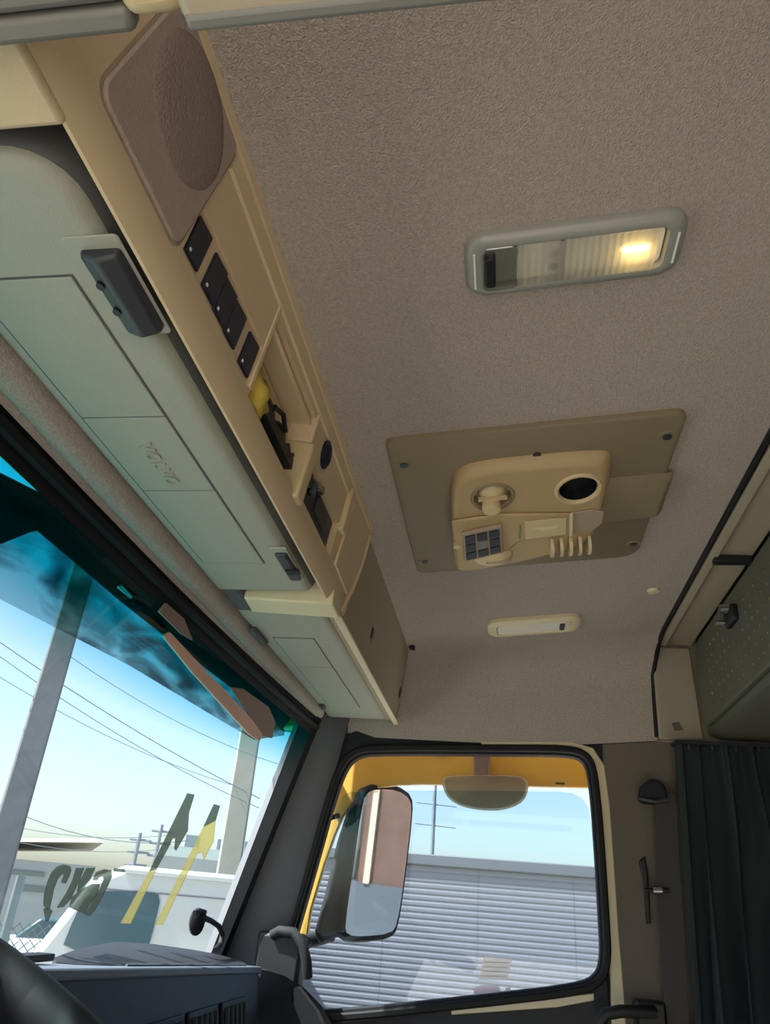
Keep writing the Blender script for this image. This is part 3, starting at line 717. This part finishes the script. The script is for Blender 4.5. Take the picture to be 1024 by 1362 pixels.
# glass, wound down a little
gl_ = smooth([wpx(*p, WX + .02) for p in ((470, 1051), (735, 1052), (770, 1056), (786, 1078), (803, 1230), (805, 1290), (785, 1322), (452, 1362), (360, 1362), (400, 1250), (440, 1110), (452, 1060))], 1)
obj('window_glass', MB().prism([(WX + .020, y, z) for y, z in gl_], (.004, 0, 0)), 'door_glass', DO)
# yellow painted outer frame of the window
XO = WX + .20
yo = [wpx(*p, XO) for p in ((380, 1300), (398, 1215), (425, 1120), (442, 1050), (455, 1000), (475, 975), (800, 975), (800, 1045), (800, 1048), (562, 1043), (530, 1044), (508, 1047), (488, 1053), (472, 1066), (457, 1085), (446, 1110), (432, 1150), (414, 1210), (402, 1290))]
obj('outer_frame', MB().prism([(XO, y, z) for y, z in yo], (.02, 0, 0)), 'yellow_paint', DO, bevel=.004)
for px in (588, 745):
    q = wpx(px, 1005 if px < 600 else 1042, XO - .003)
    obj('screw', MB().box((XO - .004, q[0] - .012, q[1] - .002), (XO, q[0] + .012, q[1] + .002)), 'dark_plastic', DO)
# flat pale and pinkish patches on the door glass
def glass_patch(name, pts, m, label):
    q = [onp(*p, (1, 0, 0), WX + .019) for p in pts]
    c = sum(q, Vector())/len(q)
    return tag(obj(name, MB().add(q, [tuple(range(len(q)))]), m, origin=c), label, 'pale_film')
s1 = glass_patch('pale_patch', ((644, 1272), (681, 1276), (675, 1304), (636, 1303)), 'pale_film', 'pale lined patch low on the passenger window')
for k in range(4):
    y0 = 1279 + k*6
    q = [onp(*p, (1, 0, 0), WX + .0178) for p in ((644 - k, y0), (676 - k, y0 + 1), (676 - k, y0 + 2.4), (644 - k, y0 + 1.4))]
    obj('patch_line', MB().prism(q, (-.0006, 0, 0)), 'cream', s1)
s2 = glass_patch('pink_patch', ((630, 1315), (640, 1310), (664, 1311), (666, 1326), (630, 1329)), 'pink_film', 'pinkish patch on the passenger window below the pale lined one')
s3 = glass_patch('tiny_patch', ((672, 1314), (679, 1313), (678, 1325), (672, 1326)), 'pale_film', 'tiny pale patch on the passenger window right of the pinkish one')
# ------------------------------------------------------------------ mirrors outside the passenger window
MR = thing('side_mirror', onp(470, 1250, (1, 0, 0), 2.14), 'tall black side mirror outside the passenger window', 'mirror')
mc = onp(502, 1150, (1, 0, 0), 2.16)
inc = mc.normalized(); outd = Vector((.045, -1, -.0)).normalized()
mn = (outd - inc).normalized()
mu = Vector((0, 0, 1)).cross(mn).normalized(); mv = mn.cross(mu)
def mpx(px, py, d=0.): return onp(px, py, mn, mn.dot(mc)) + mn*d
mo = smooth([mpx(*p) for p in ((484, 1054), (500, 1048), (528, 1050), (545, 1062), (546, 1085), (536, 1170), (527, 1230), (518, 1243), (480, 1247), (459, 1245), (456, 1232), (468, 1150), (478, 1080))], 1)
mcen = sum(mo, Vector())/len(mo)
def msc(s, d): return [mcen + (p - mcen)*s + mn*d for p in mo]
hs = MB().loft([msc(1.045, .004), msc(1.07, -.006), msc(1.04, -.03), msc(.86, -.050), msc(.5, -.058)])
obj('housing', hs, 'soft_black', MR, ang=50)
obj('mirror_glass', MB().prism(msc(.985, .0045), mn*.001), 'mirror', MR)
ip = msc(1.0, 0)
hh = [mpx(480, 1066, -.01), mpx(470, 1078, -.01), mpx(457, 1120, -.01), mpx(441, 1190, -.01), mpx(427, 1240, -.01), mpx(432, 1256, -.01), mpx(458, 1246, -.01), mpx(470, 1150, -.01)]
obj('inner_housing', MB().prism([p + mu*0 for p in hh], mn*(-.02)), 'soft_black', MR, bevel=.006)
obj('arm', MB().tube([mpx(455, 1246, -.04), mpx(425, 1256, -.05), onp(398, 1262, (1, 0, 0), 1.99)], .016, 10), 'soft_black', MR)
obj('arm', MB().tube([mpx(470, 1085, -.06), mpx(440, 1095, -.08), onp(436, 1092, (1, 0, 0), 1.99)], .007, 10), 'soft_black', MR)
KM = thing('kerb_mirror', onp(643, 1010, (1, 0, 0), 2.06), 'oval kerb mirror hanging above the passenger window outside', 'mirror')
def kp(px, py, x=2.05): return onp(px, py, (1, 0, 0), x)
ko = smooth([kp(*p) for p in ((586, 1036), (600, 1031), (690, 1031), (702, 1038), (703, 1052), (694, 1068), (668, 1077), (640, 1077), (610, 1071), (592, 1058))], 2)
kc = sum(ko, Vector())/len(ko); kx = Vector((-1, 0, 0))
def ks(s, d): return [kc + (p - kc)*s + kx*d for p in ko]
obj('housing', MB().loft([ks(.96, -.03), ks(1.0, -.02), ks(1.0, .0), ks(.96, .003)]), 'kerb_face', KM, ang=50)
obj('mirror_glass', MB().loft([ks(.94, .003), ks(.80, .006), ks(.5, .010), ks(.2, .012)]), 'kerb_face', KM, ang=70)
obj('bracket', MB().prism([onp(px, py, (1, 0, 0), 2.055) for px, py in ((629, 1002), (652, 1002), (649, 1034), (630, 1034))], (.075, 0, 0)), 'soft_brown', KM, bevel=.004)
# ------------------------------------------------------------------ seat belt, curtain
SB = thing('seat_belt', (1.88, -.345, -.3), 'dark grey seat belt hanging on the pillar beside the curtain', 'seat belt')
mb = MB()
rows = []
for i in range(16):
    z = .285 - .95*i/15; yc = -.362 + .040*i/15*.9
    rows.append([Vector((1.888 + .002*math.sin(i), yc + q*.0235, z)) for q in (1, -1)])
st_ = MB().loft([[r[0], r[1], r[1] + Vector((.0025, 0, 0)), r[0] + Vector((.0025, 0, 0))] for r in rows])
obj('strap', st_, 'belt', SB)
gp = [wpx(*p, 1.88) for p in ((852, 1060), (854, 1044), (864, 1036), (876, 1036), (885, 1046), (889, 1062), (886, 1068), (855, 1066))]
cvr = obj('guide_cover', MB().prism([(1.875, y, z) for y, z in gp], (.055, 0, 0)), 'soft_black', SB, bevel=.008, seg=3)
obj('guide_ring', MB().tube([onp(850, 1062, (1, 0, 0), 1.872), onp(870, 1066, (1, 0, 0), 1.868), onp(889, 1064, (1, 0, 0), 1.872)], .005, 8), 'dark_plastic', cvr)
q = [onp(*p, (1, 0, 0), 1.922) for p in ((850, 1146), (858, 1138), (862, 1160), (866, 1228), (860, 1229), (856, 1170))]
obj('adjuster', MB().prism(q, (.012, 0, 0)), 'black', SB, bevel=.003)
obj('stopper_bar', MB().tube([onp(858, 1184, (1, 0, 0), 1.88), onp(890, 1184, (1, 0, 0), 1.88)], .005, 8), 'black', SB)
obj('stopper', MB().tube([onp(868, 1184, (1, 0, 0), 1.879), onp(880, 1184, (1, 0, 0), 1.879)], .009, 12), 'chrome', SB)
obj('anchor_block', MB().box((1.875, -.325, -.25), (1.93, -.265, -.12)), 'black', SB, bevel=.006)
CU = thing('curtain', (1.86, -.65, -1.2), 'dark slate pleated curtain gathered behind the seat belt', 'curtain')
rows = []
NU, NV = 260, 26
for j in range(NV + 1):
    t = j/NV; z = .392 - 1.5*t
    row = []
    for i in range(NU + 1):
        s = i/NU
        lean = .10*t*(s)**.7
        y = -.390 - .62*s - lean + .045*t*(1 - s) + .03*t*math.sin(5*s)
        ph = 2*PI*(s*15 + .45*math.sin(11*s + .6) + .55*t*math.sin(7*s + 1) + .12*math.sin(23*s))
        am = min(1, .15 + s/.07)*(.012 + .022*min(1, 3*t))*(.85 + .5*math.sin(5.1*s + 2.4*t))
        fine = .006*math.sin(2*PI*s*31 + 1)*max(0, 1 - 4*t)
        swag = -.05*math.exp(-((s - .22 - .25*t)/.10)**2)*math.exp(-((t - .16)/.12)**2)
        row.append(Vector((1.865 + am*math.sin(ph) + fine + swag, y + .35*am*math.cos(ph), z)))
    rows.append(row)
cl = obj('cloth', MB().grid(rows), 'curtain', CU, ang=180)
obj('rail', MB().box((1.85, -1.2, .392), (1.90, -.388, .400)), 'soft_black', CU, bevel=.002)
for k in range(9):
    y = -.42 - k*.05
    obj('hook', MB().tube([(1.86, y, .392), (1.86, y, .380)], .004, 6), 'dark_plastic', CU)
# ------------------------------------------------------------------ dashboard
DB = thing('dashboard', (1.2, .6, -.9), 'dark grey dashboard with raised top pod and air vents', 'dashboard')
def dz(x): return -.081 - .041*(x - .80)/.95
def dprof(x, e=0., d=0.):
    z = dz(x) - d
    return [Vector((x, .70, -.9)), Vector((x, .43 + e, -.9)), Vector((x, .455 + e, -.35)), Vector((x, .487 + e, z - .012)), Vector((x, .492 + e, z - .004)), Vector((x, .500 + e, z)), Vector((x, .56 + e*.5, z - .003)), Vector((x, .66, z - .02)), Vector((x, .70, z - .03))]
mb = MB().loft([dprof(XD), dprof(.3), dprof(.8), dprof(1.3), dprof(1.70), dprof(1.75, .006, .004), dprof(1.79, .03, .012)])
obj('body', mb, 'dash', DB, ang=25)
obj('ledge', MB().loft([[Vector((x, .485, dz(x) - .010)), Vector((x, .488, dz(x) + .002)), Vector((x, .56, dz(x) + .001)), Vector((x, .56, dz(x) - .01))] for x in (.6, .9, 1.3, 1.74)]), 'dash_top', DB, bevel=.003)
pp = [(1.02, .545), (1.10, .60), (1.45, .655), (1.74, .60), (1.77, .545), (1.72, .512), (1.12, .512)]
pp = smooth(pp, 1)
mb = MB().loft([[Vector((x, y, dz(x) - .004)) for x, y in pp], [Vector((x, y, dz(x) + .001 + (.002 + (y - .512)*.17)*max(0, min(1, (x - 1.0)/.28)))) for x, y in pp], [Vector((1.40 + (x - 1.40)*.97, .575 + (y - .575)*.9, dz(x) + .002 + (.002 + (y - .512)*.17)*max(0, min(1, (x - 1.0)/.28)))) for x, y in pp]])
pod = obj('top_pod', mb, 'dash_dark', DB, ang=30)
obj('pod_rim', MB().tube([Vector((x, .510, dz(x) + .003)) for x in (1.14, 1.3, 1.5, 1.70)], .002, 8), 'dash_top', pod)
obj('defrost_slot', MB().box((.86, .535, -.084), (.99, .56, -.076)), 'black', DB, bevel=.002)
for k in range(5):
    x0 = .86 + .155*k
    def ff(a, b, c): 
        return Vector((a, .4805 - (-.155 - b)*.17 - c, b))
    v = obj('vent', MB().box((x0, -.300, -.001), (x0 + .135, -.160, .004), ff), 'black', DB, bevel=.002)
    for q in range(5):
        xa = x0 + .014 + q*.0245
        obj('slat', MB().box((xa, -.292, .002), (xa + .007, -.168, .010), ff), 'dash', v)
def ring_end(t):
    a = t*PI/2
    x = 1.76 + .15*math.sin(a)
    return None
ec = MB()
path_top = [(1.755, .492, -.126), (1.79, .485, -.129), (1.83, .462, -.138), (1.865, .425, -.158), (1.885, .385, -.190), (1.895, .350, -.235), (1.90, .33, -.30)]
rings = []
for i, (x, y, z) in enumerate(path_top):
    rings.append([Vector((x, y, z)), Vector((x + .018, y + .03, z + .004)), Vector((min(x + .10, 1.925), y + .08, z - .004)), Vector((1.925, y + .16, z - .02)), Vector((1.925, y + .16, -.9)), Vector((x - .02, y + .02, -.9))])
obj('end_panel', ec.loft(rings), 'dash', DB, ang=35)
obj('side_vent', MB().prism([onp(px, py, (.55, -.83, 0), .55*1.84 - .83*.43) for px, py in ((388, 1318), (400, 1312), (425, 1345), (432, 1362), (405, 1362))], (-.004, .006, 0)), 'black', DB)
# grab handle at the foot of the pillar
GH = thing('grab_handle', (1.88, .50, -.15), 'black grab handle at the foot of the front pillar', 'handle')
obj('bar', MB().tube([onp(362, 1244, (1, 0, 0), 1.87), onp(372, 1238, (1, 0, 0), 1.865), onp(390, 1240, (1, 0, 0), 1.86), onp(402, 1256, (1, 0, 0), 1.86), onp(408, 1280, (1, 0, 0), 1.86), onp(409, 1300, (1, 0, 0), 1.87)], .011, 10), 'soft_black', GH)
obj('base', MB().box((1.87, .44, -.17), (1.93, .545, -.06)), 'dash_dark', GH, bevel=.01)
# phone holder on a bent arm
GN = thing('phone_mount', onp(290, 1266, (0, 1, 0), .60), 'small black phone holder on a bent arm over the dashboard', 'phone holder')
yq = .59
obj('arm', MB().tube([onp(*p, (0, 1, 0), yq) for p in ((286, 1264), (293, 1256), (296, 1243), (291, 1232), (281, 1225), (270, 1220))], .0055, 8), 'black', GN)
hc = onp(262, 1226, (0, 1, 0), yq)
hv = Vector((.35, .3, 1)).normalized(); hu = Vector((-.8, -.6, 0)).normalized()
obj('cradle', MB().loft([[hc + hu*d + Vector((-hu.y, hu.x, 0))*(.015*math.cos(a)*s) + Vector((0, 0, 1))*(.024*math.sin(a)*s) for a in [2*PI*k/20 for k in range(20)]] for d, s in ((-.006, .7), (-.004, 1), (.004, 1), (.008, .6))]), 'black', GN)
obj('clamp_jaw', MB().tube([onp(*p, (0, 1, 0), yq - .01) for p in ((258, 1214), (266, 1211), (273, 1213))], .004, 6), 'black', GN)
obj('pivot', MB().tube([onp(265, 1221, (0, 1, 0), yq), onp(273, 1221, (0, 1, 0), yq - .01)], .009, 10), 'black', GN)
# steering wheel
SW = thing('steering_wheel', (.367, .33, -.10), 'dark steering wheel rim at the lower left corner', 'steering wheel')
wc = Vector((.372, .33, -.078)); wn = Vector((0.0, -.42, .9)).normalized(); wu = Vector((1, 0, 0)); wv = wn.cross(wu)
mb = MB(); rings = []
for i in range(64):
    a = 2*PI*i/64; rd = wu*math.cos(a) + wv*math.sin(a)
    rings.append([wc + rd*(.222 + .018*math.cos(b)) + wn*(.020*math.sin(b)) for b in [2*PI*k/14 for k in range(14)]])
rings.append(rings[0]); mb.loft(rings, cap=False)
obj('rim', mb, 'dash_dark', SW, ang=80)
obj('hub', MB().loft([[wc + wu*(r*math.cos(a)) + wv*(r*math.sin(a)) + wn*d for a in [2*PI*k/28 for k in range(28)]] for r, d in ((.09, -.06), (.095, -.03), (.085, -.01), (.05, -.004))]), 'dash', SW, ang=40)
for a in (.15, PI - .15, -PI/2 - .45, -PI/2 + .45):
    rd = wu*math.cos(a) + wv*math.sin(a)
    obj('spoke', MB().tube([wc + rd*.07 - wn*.03, wc + rd*.15 - wn*.022, wc + rd*.215], [.022, .016, .012], 8), 'dash', SW)
obj('column', MB().tube([wc - wn*.04, wc - wn*.45], .045, 14), 'dash_dark', SW)
# ------------------------------------------------------------------ outside
GZ = -EYE
tag(kind(obj('ground', MB().box((-60, -60, GZ - .1), (90, 120, GZ)), 'concrete'), 'structure'), 'pale sunlit concrete yard around the truck', 'ground')
# corrugated building beyond the passenger window
GX = 8.0
gtop = onp(660, 1143, (1, 0, 0), GX).z
GB = thing('corrugated_building', (GX + .5, -2, GZ), 'grey building clad in horizontal corrugated sheet beyond the passenger window', 'building')
obj('core', MB().box((GX + .03, -9, GZ), (GX + 6, 2.02, gtop - .02)), 'siding_cap', GB)
pitch = .052
prof = []
z = GZ + .02
while z < gtop - .10:
    prof += [(0., z), (-.005, z + pitch*.22), (-.005, z + pitch*.62), (0., z + pitch*.84)]
    z += pitch
def sheet(y0, y1):
    return MB().grid([[Vector((GX + dx, y, zz)) for dx, zz in prof] for y in (y0, y1)])
yy = 2.0
while yy > -8.9:
    obj('wall_sheet', sheet(yy - .878, yy - .001), 'siding', GB, ang=20)
    yy -= .88
obj('top_cap', MB().box((GX - .05, -9, gtop - .10), (GX + .10, 2.05, gtop)), 'siding_cap', GB, bevel=.01)
p = onp(574.5, 1137, (1, 0, 0), GX + 1.0)
AP = thing('antenna_mast', (p.x, p.y, gtop), 'thin mast rising from the roof of the corrugated building', 'mast')
obj('pole', MB().tube([(p.x, p.y, gtop - .1), (p.x, p.y, gtop + 2.2)], .022, 8), 'wire', AP)
for k in range(3):
    zz = gtop + .35 + k*.22
    obj('crossbar', MB().tube([(p.x, p.y - .25, zz), (p.x, p.y + .20, zz + .02)], .007, 6), 'wire', AP)
# poles and wires
def hdir(px, py, dist):
    r = ray(px, py); h = math.hypot(r.x, r.y); return Vector((r.x/h*dist, r.y/h*dist, r.z/h*dist))
def util(px, py, dist, wdt, top, m, label):
    c = hdir(px, py, dist)
    t = thing('utility_pole', (c.x, c.y, GZ), label, 'pole', 'utility poles outside the windshield')
    a = math.atan2(c.y, c.x)
    u_ = Vector((math.cos(a), math.sin(a), 0)); v_ = Vector((-u_.y, u_.x, 0))
    def q(s, z): return [Vector((c.x, c.y, z)) + u_*(i*s) + v_*(j*s) for i, j in ((-1, -1), (1, -1), (1, 1), (-1, 1))]
    obj('shaft', MB().loft([q(wdt*.56, GZ), q(wdt*.5, 0), q(wdt*.42, top)]), m, t, bevel=.03)
    for k in range(2):
        zz = top - .5 - k*1.0
        arm = obj('crossarm', MB().box((-.9, -.05, -.06), (.9, .05, .06), frame((c.x, c.y, zz), v_, u_, (0, 0, 1))), 'pole_concrete', t)
        for s in (-.75, 0, .75):
            obj('insulator', MB().tube([Vector((c.x, c.y, zz + .06)) + v_*s, Vector((c.x, c.y, zz + .2)) + v_*s], .045, 8), 'van_white', arm)
    return c, v_
p1, v1 = util(41, 1000, 11.0, .34, 7.2, 'pole_concrete', 'dark speckled concrete utility pole at the left of the windshield')
p2, v2 = util(317, 1075, 13.0, .36, 6.6, 'pole_pale', 'pale concrete utility pole seen near the front pillar')
def wire(pa, da, pb, db, sag, r, label):
    a, b = hdir(*pa, da), hdir(*pb, db)
    pts = [a.lerp(b, i/16) - Vector((0, 0, sag*4*(i/16)*(1 - i/16))) for i in range(17)]
    tag(obj('power_line', MB().tube(pts, r, 5), 'wire', origin=a), label, 'cable', 'power lines in front of the windshield')
wl = [((-150, 745), 10.5, (345, 1062), 13, .15, 0.0070, 'uppermost thick power line slanting down across the windshield sky'),
      ((-150, 760), 10.5, (345, 1075), 13, .2, 0.0056, 'second power line just under the uppermost one'),
      ((86, 868), 10.9, (420, 1030), 13, .2, 0.0049, 'power line running from the dark pole towards the front pillar'),
      ((-150, 800), 10.5, (330, 1050), 13, .25, 0.0049, 'third power line crossing behind the dark pole'),
      ((-100, 1010), 20, (250, 1118), 24, .6, 0.0098, 'low sagging power line above the lettering decal'),
      ((-100, 1065), 24, (230, 1110), 28, .4, 0.0084, 'lowest faint power line near the warehouse roof'),
      ((-100, 1085), 24, (230, 1128), 28, .4, 0.0084, 'faint power line nearest the warehouse ridge')]
for args in wl: wire(*args)
def smallpole(px, py0, dist, top, r, label):
    c = hdir(px, py0, dist)
    t = thing('distant_pole', (c.x, c.y, GZ), label, 'pole')
    obj('shaft', MB().tube([(c.x, c.y, GZ), (c.x, c.y, top)], r, 8), 'wire', t)
    v_ = Vector((-c.y, c.x, 0)).normalized()
    for k in range(3):
        obj('crossarm', MB().tube([Vector((c.x, c.y, top - .25 - .45*k)) - v_*.5, Vector((c.x, c.y, top - .25 - .45*k)) + v_*.35], .05, 6), 'wire', t)
q = hdir(186, 1108, 34); smallpole(181, 1135, 34, q.z, .08, 'thin distant pole above the white van roof')
q = hdir(216, 1097, 34); smallpole(208, 1135, 34, q.z, .07, 'second thin distant pole beside the dark stripe decal')
# white van
VD = 6.5
c = hdir(215, 1200, VD)
vdir = Vector((c.x, c.y, 0)).normalized(); vl = Vector((-vdir.y, vdir.x, 0))     # vl points to the left in view
VN = thing('white_van', (c.x, c.y, GZ), 'white van parked beyond the right half of the windshield', 'van')
def vp_(px, py, d=0.):
    q = onp(px, py, vdir, VD); return q + vdir*d
zt = vp_(250, 1158).z
def vs(px): return (vp_(px, 1200) - Vector((c.x, c.y, 0))).dot(vl)
def vpt(s, z, d=0.): return Vector((c.x, c.y, 0)) + vl*s + Vector((0, 0, z)) + vdir*d
sl0, sr0 = vs(60), vs(375)
pr = [(sl0 + .62, GZ + .35), (sl0 + .66, -.85), (sl0 + .10, -.62), (sl0 - .28, zt - .10), (sl0 - .50, zt), (sr0, zt), (sr0, GZ + .35)]
obj('body', MB().prism([vpt(s, z) for s, z in pr], vdir*1.9), 'van_white', VN, bevel=.06, seg=3)
obj('roof_rail', MB().prism([vpt(sl0 - .5, zt - .03), vpt(sr0, zt - .03), vpt(sr0, zt - .055), vpt(sl0 - .5, zt - .055)], -vdir*.02), 'van_white', VN)
obj('side_groove', MB().prism([vpt(sl0 - .4, zt - .165), vpt(sr0, zt - .165), vpt(sr0, zt - .175), vpt(sl0 - .4, zt - .175)], -vdir*.004), 'siding', VN)
wn_ = smooth([vp_(*p) for p in ((118, 1185), (200, 1186), (214, 1192), (207, 1225), (195, 1268), (80, 1268), (98, 1222))], 1)
obj('side_window', MB().prism(wn_, -vdir*.012), 'van_glass', VN)
for s in (sl0 - .1, sr0 + .5):
    obj('wheel', MB().loft([[vpt(s + .34*math.cos(a), GZ + .34 + .34*math.sin(a), d) for a in [2*PI*k/24 for k in range(24)]] for d in (-.02, .2)]), 'rubber', VN)
# distant buildings and yard to the left
WD = 38.0
wd = hdir(60, 1180, WD); wdn = Vector((wd.x, wd.y, 0)).normalized(); wdl = Vector((-wdn.y, wdn.x, 0))
def wp(px, py, d=0.): return onp(px, py, wdn, WD) + wdn*d
WH = thing('warehouse', (wd.x, wd.y, GZ), 'long low grey warehouse with pale roof behind the fence', 'building')
def rect(a, b, zt_, zb_, d, th): return MB().prism([Vector((a.x, a.y, zb_)) + wdn*d, Vector((b.x, b.y, zb_)) + wdn*d, Vector((b.x, b.y, zt_)) + wdn*d, Vector((a.x, a.y, zt_)) + wdn*d], wdn*th)
a_, b_ = wp(-260, 1150), wp(128, 1150)
ze = wp(60, 1146).z; zr = wp(60, 1132).z
obj('walls', rect(a_, b_, ze, GZ, 0, 12), 'warehouse_wall', WH)
obj('roof', MB().prism([Vector((a_.x, a_.y, ze)) - wdn*.1, Vector((a_.x, a_.y, zr)) + wdn*6, Vector((a_.x, a_.y, ze)) + wdn*12.6], (b_ - a_)*1.01), 'warehouse_roof', WH)
obj('opening', rect(wp(-200, 1160), wp(60, 1160), wp(30, 1158).z, wp(30, 1164).z, -.05, .06), 'dark_panel', WH)
obj('opening', rect(wp(20, 1180), wp(60, 1180), wp(40, 1178).z, wp(40, 1186).z, -.05, .06), 'dark_panel', WH)
for k, (pa, pb, za, zb2, dd) in enumerate([((248, 1110), (264, 1128), 0, 0, 30), ((290, 1116), (296, 1140), 0, 0, 30), ((326, 1119), (346, 1142), 0, 0, 30)]):
    n_ = Vector((hdir(300, 1180, dd).x, hdir(300, 1180, dd).y, 0)).normalized()
    A_, B_ = onp(*pa, n_, dd), onp(*pb, n_, dd)
    t = thing('sign_board', ((A_.x + B_.x)/2, (A_.y + B_.y)/2, GZ), ['grey roadside board left of the yellow stripe decal', 'grey roadside board just left of the pale pole', 'grey roadside board between the pale pole and front pillar'][k], 'sign', 'distant grey boards')
    obj('board', MB().prism([Vector((A_.x, A_.y, B_.z)), Vector((B_.x, B_.y, B_.z)), Vector((B_.x, B_.y, A_.z)), Vector((A_.x, A_.y, A_.z))], n_*.15), 'sign_grey', t)
    obj('post', MB().tube([((A_.x + B_.x)/2, (A_.y + B_.y)/2, GZ), ((A_.x + B_.x)/2, (A_.y + B_.y)/2, B_.z)], .12, 6), 'wire', t)
n_ = Vector((hdir(260, 1180, 22).x, hdir(260, 1180, 22).y, 0)).normalized()
HB = thing('low_house', (n_*24).to_tuple()[:2] + (GZ,), 'low grey roofed house peeking over the white van', 'building')
A_, B_ = onp(205, 1150, n_, 22), onp(360, 1165, n_, 22)
zt2 = onp(240, 1140, n_, 22).z
obj('walls', MB().prism([Vector((A_.x, A_.y, GZ)), Vector((B_.x, B_.y, GZ)), Vector((B_.x, B_.y, zt2)), Vector((A_.x, A_.y, zt2))], n_*4), 'warehouse_wall', HB)
obj('roof', MB().prism([Vector((A_.x, A_.y, zt2)), Vector((A_.x, A_.y, zt2 + .35)) + n_*2, Vector((A_.x, A_.y, zt2)) + n_*4], (B_ - A_).xy.to_3d()), 'dark_panel', HB)
# fence in front of the yard
FD = 7.5
fn = Vector((hdir(20, 1200, FD).x, hdir(20, 1200, FD).y, 0)).normalized(); fl = Vector((-fn.y, fn.x, 0))
def fp(px, py): return onp(px, py, fn, FD)
base = fp(16, 1210)
FE = thing('chain_link_fence', (base.x, base.y, GZ), 'grey chain link fence at the lower left of the windshield', 'fence')
zt3 = fp(28, 1165).z
for s in (0, 2.2):
    q = Vector((base.x, base.y, 0)) + fl*s
    obj('post', MB().tube([(q.x, q.y, GZ), (q.x, q.y, zt3)], .04, 8), 'fence_metal', FE)
mb = MB(); hgt = 2.1
e0, e1 = -.75, 2.2
zm = fp(40, 1228).z
L = e1 - e0; Hh = zm - GZ
stp = .075
k = -Hh
while k < L:
    for sg in (1, -1):
        a0 = max(k, 0); a1 = min(k + Hh, L)
        if a1 > a0:
            h0, h1 = a0 - k, a1 - k
            if sg < 0: h0, h1 = Hh - h0, Hh - h1
            P0 = Vector((base.x, base.y, GZ + h0)) + fl*(e0 + a0); P1 = Vector((base.x, base.y, GZ + h1)) + fl*(e0 + a1)
            mb.tube([P0, P1], .0035, 3, cap=False)
    k += stp
kind(obj('wire_mesh', mb, 'fence_metal', FE), 'stuff')
# parked car in the yard
CD = 26.0
cc = hdir(85, 1200, CD); cn_ = Vector((cc.x, cc.y, 0)).normalized(); cl_ = Vector((-cn_.y, cn_.x, 0))
CR = thing('parked_car', (cc.x, cc.y, GZ), 'small pale car parked in the yard behind the lettering decal', 'car')
def cp(s, z, d=0.): return Vector((cc.x, cc.y, GZ + z)) + cl_*s + cn_*d
obj('body', MB().prism([cp(*p) for p in ((-2, .3), (2, .3), (2.05, .75), (1.2, .9), (-1.9, .95), (-2.05, .7))], cn_*1.6), 'car_body', CR, bevel=.08)
obj('cabin', MB().prism([cp(s, z, .12) for s, z in ((1.1, .88), (.5, 1.42), (-1.2, 1.45), (-1.8, .92))], cn_*1.36), 'van_glass', CR, bevel=.06)
for s in (-1.3, 1.3):
    obj('wheel', MB().loft([[cp(s + .32*math.cos(a), .32 + .32*math.sin(a), d) for a in [2*PI*k/16 for k in range(16)]] for d in (-.03, .2)]), 'rubber', CR)
# brick building behind the truck, seen in the side mirror
BR = thing('brick_building', (5, -16, GZ), 'red brown brick building reflected in the side mirror', 'building')
obj('walls', MB().box((2.45, -19, -.25), (7, -14, 3.4)), 'brick', BR)
obj('plinth', MB().box((2.2, -19, GZ), (7, -13.9, -.25)), 'siding_cap', BR)
obj('pilaster', MB().box((2.55, -14.1, -.25), (2.66, -13.85, 3.4)), 'cream', BR)
obj('side_wing', MB().box((1.2, -18, GZ), (2.2, -15, 1.1)), 'dark_panel', BR)
obj('parapet', MB().box((2.4, -19.1, 3.4), (7.1, -13.9, 3.6)), 'cream', BR)
for o in bpy.data.objects:
    if '_o' in o.keys(): del o['_o']
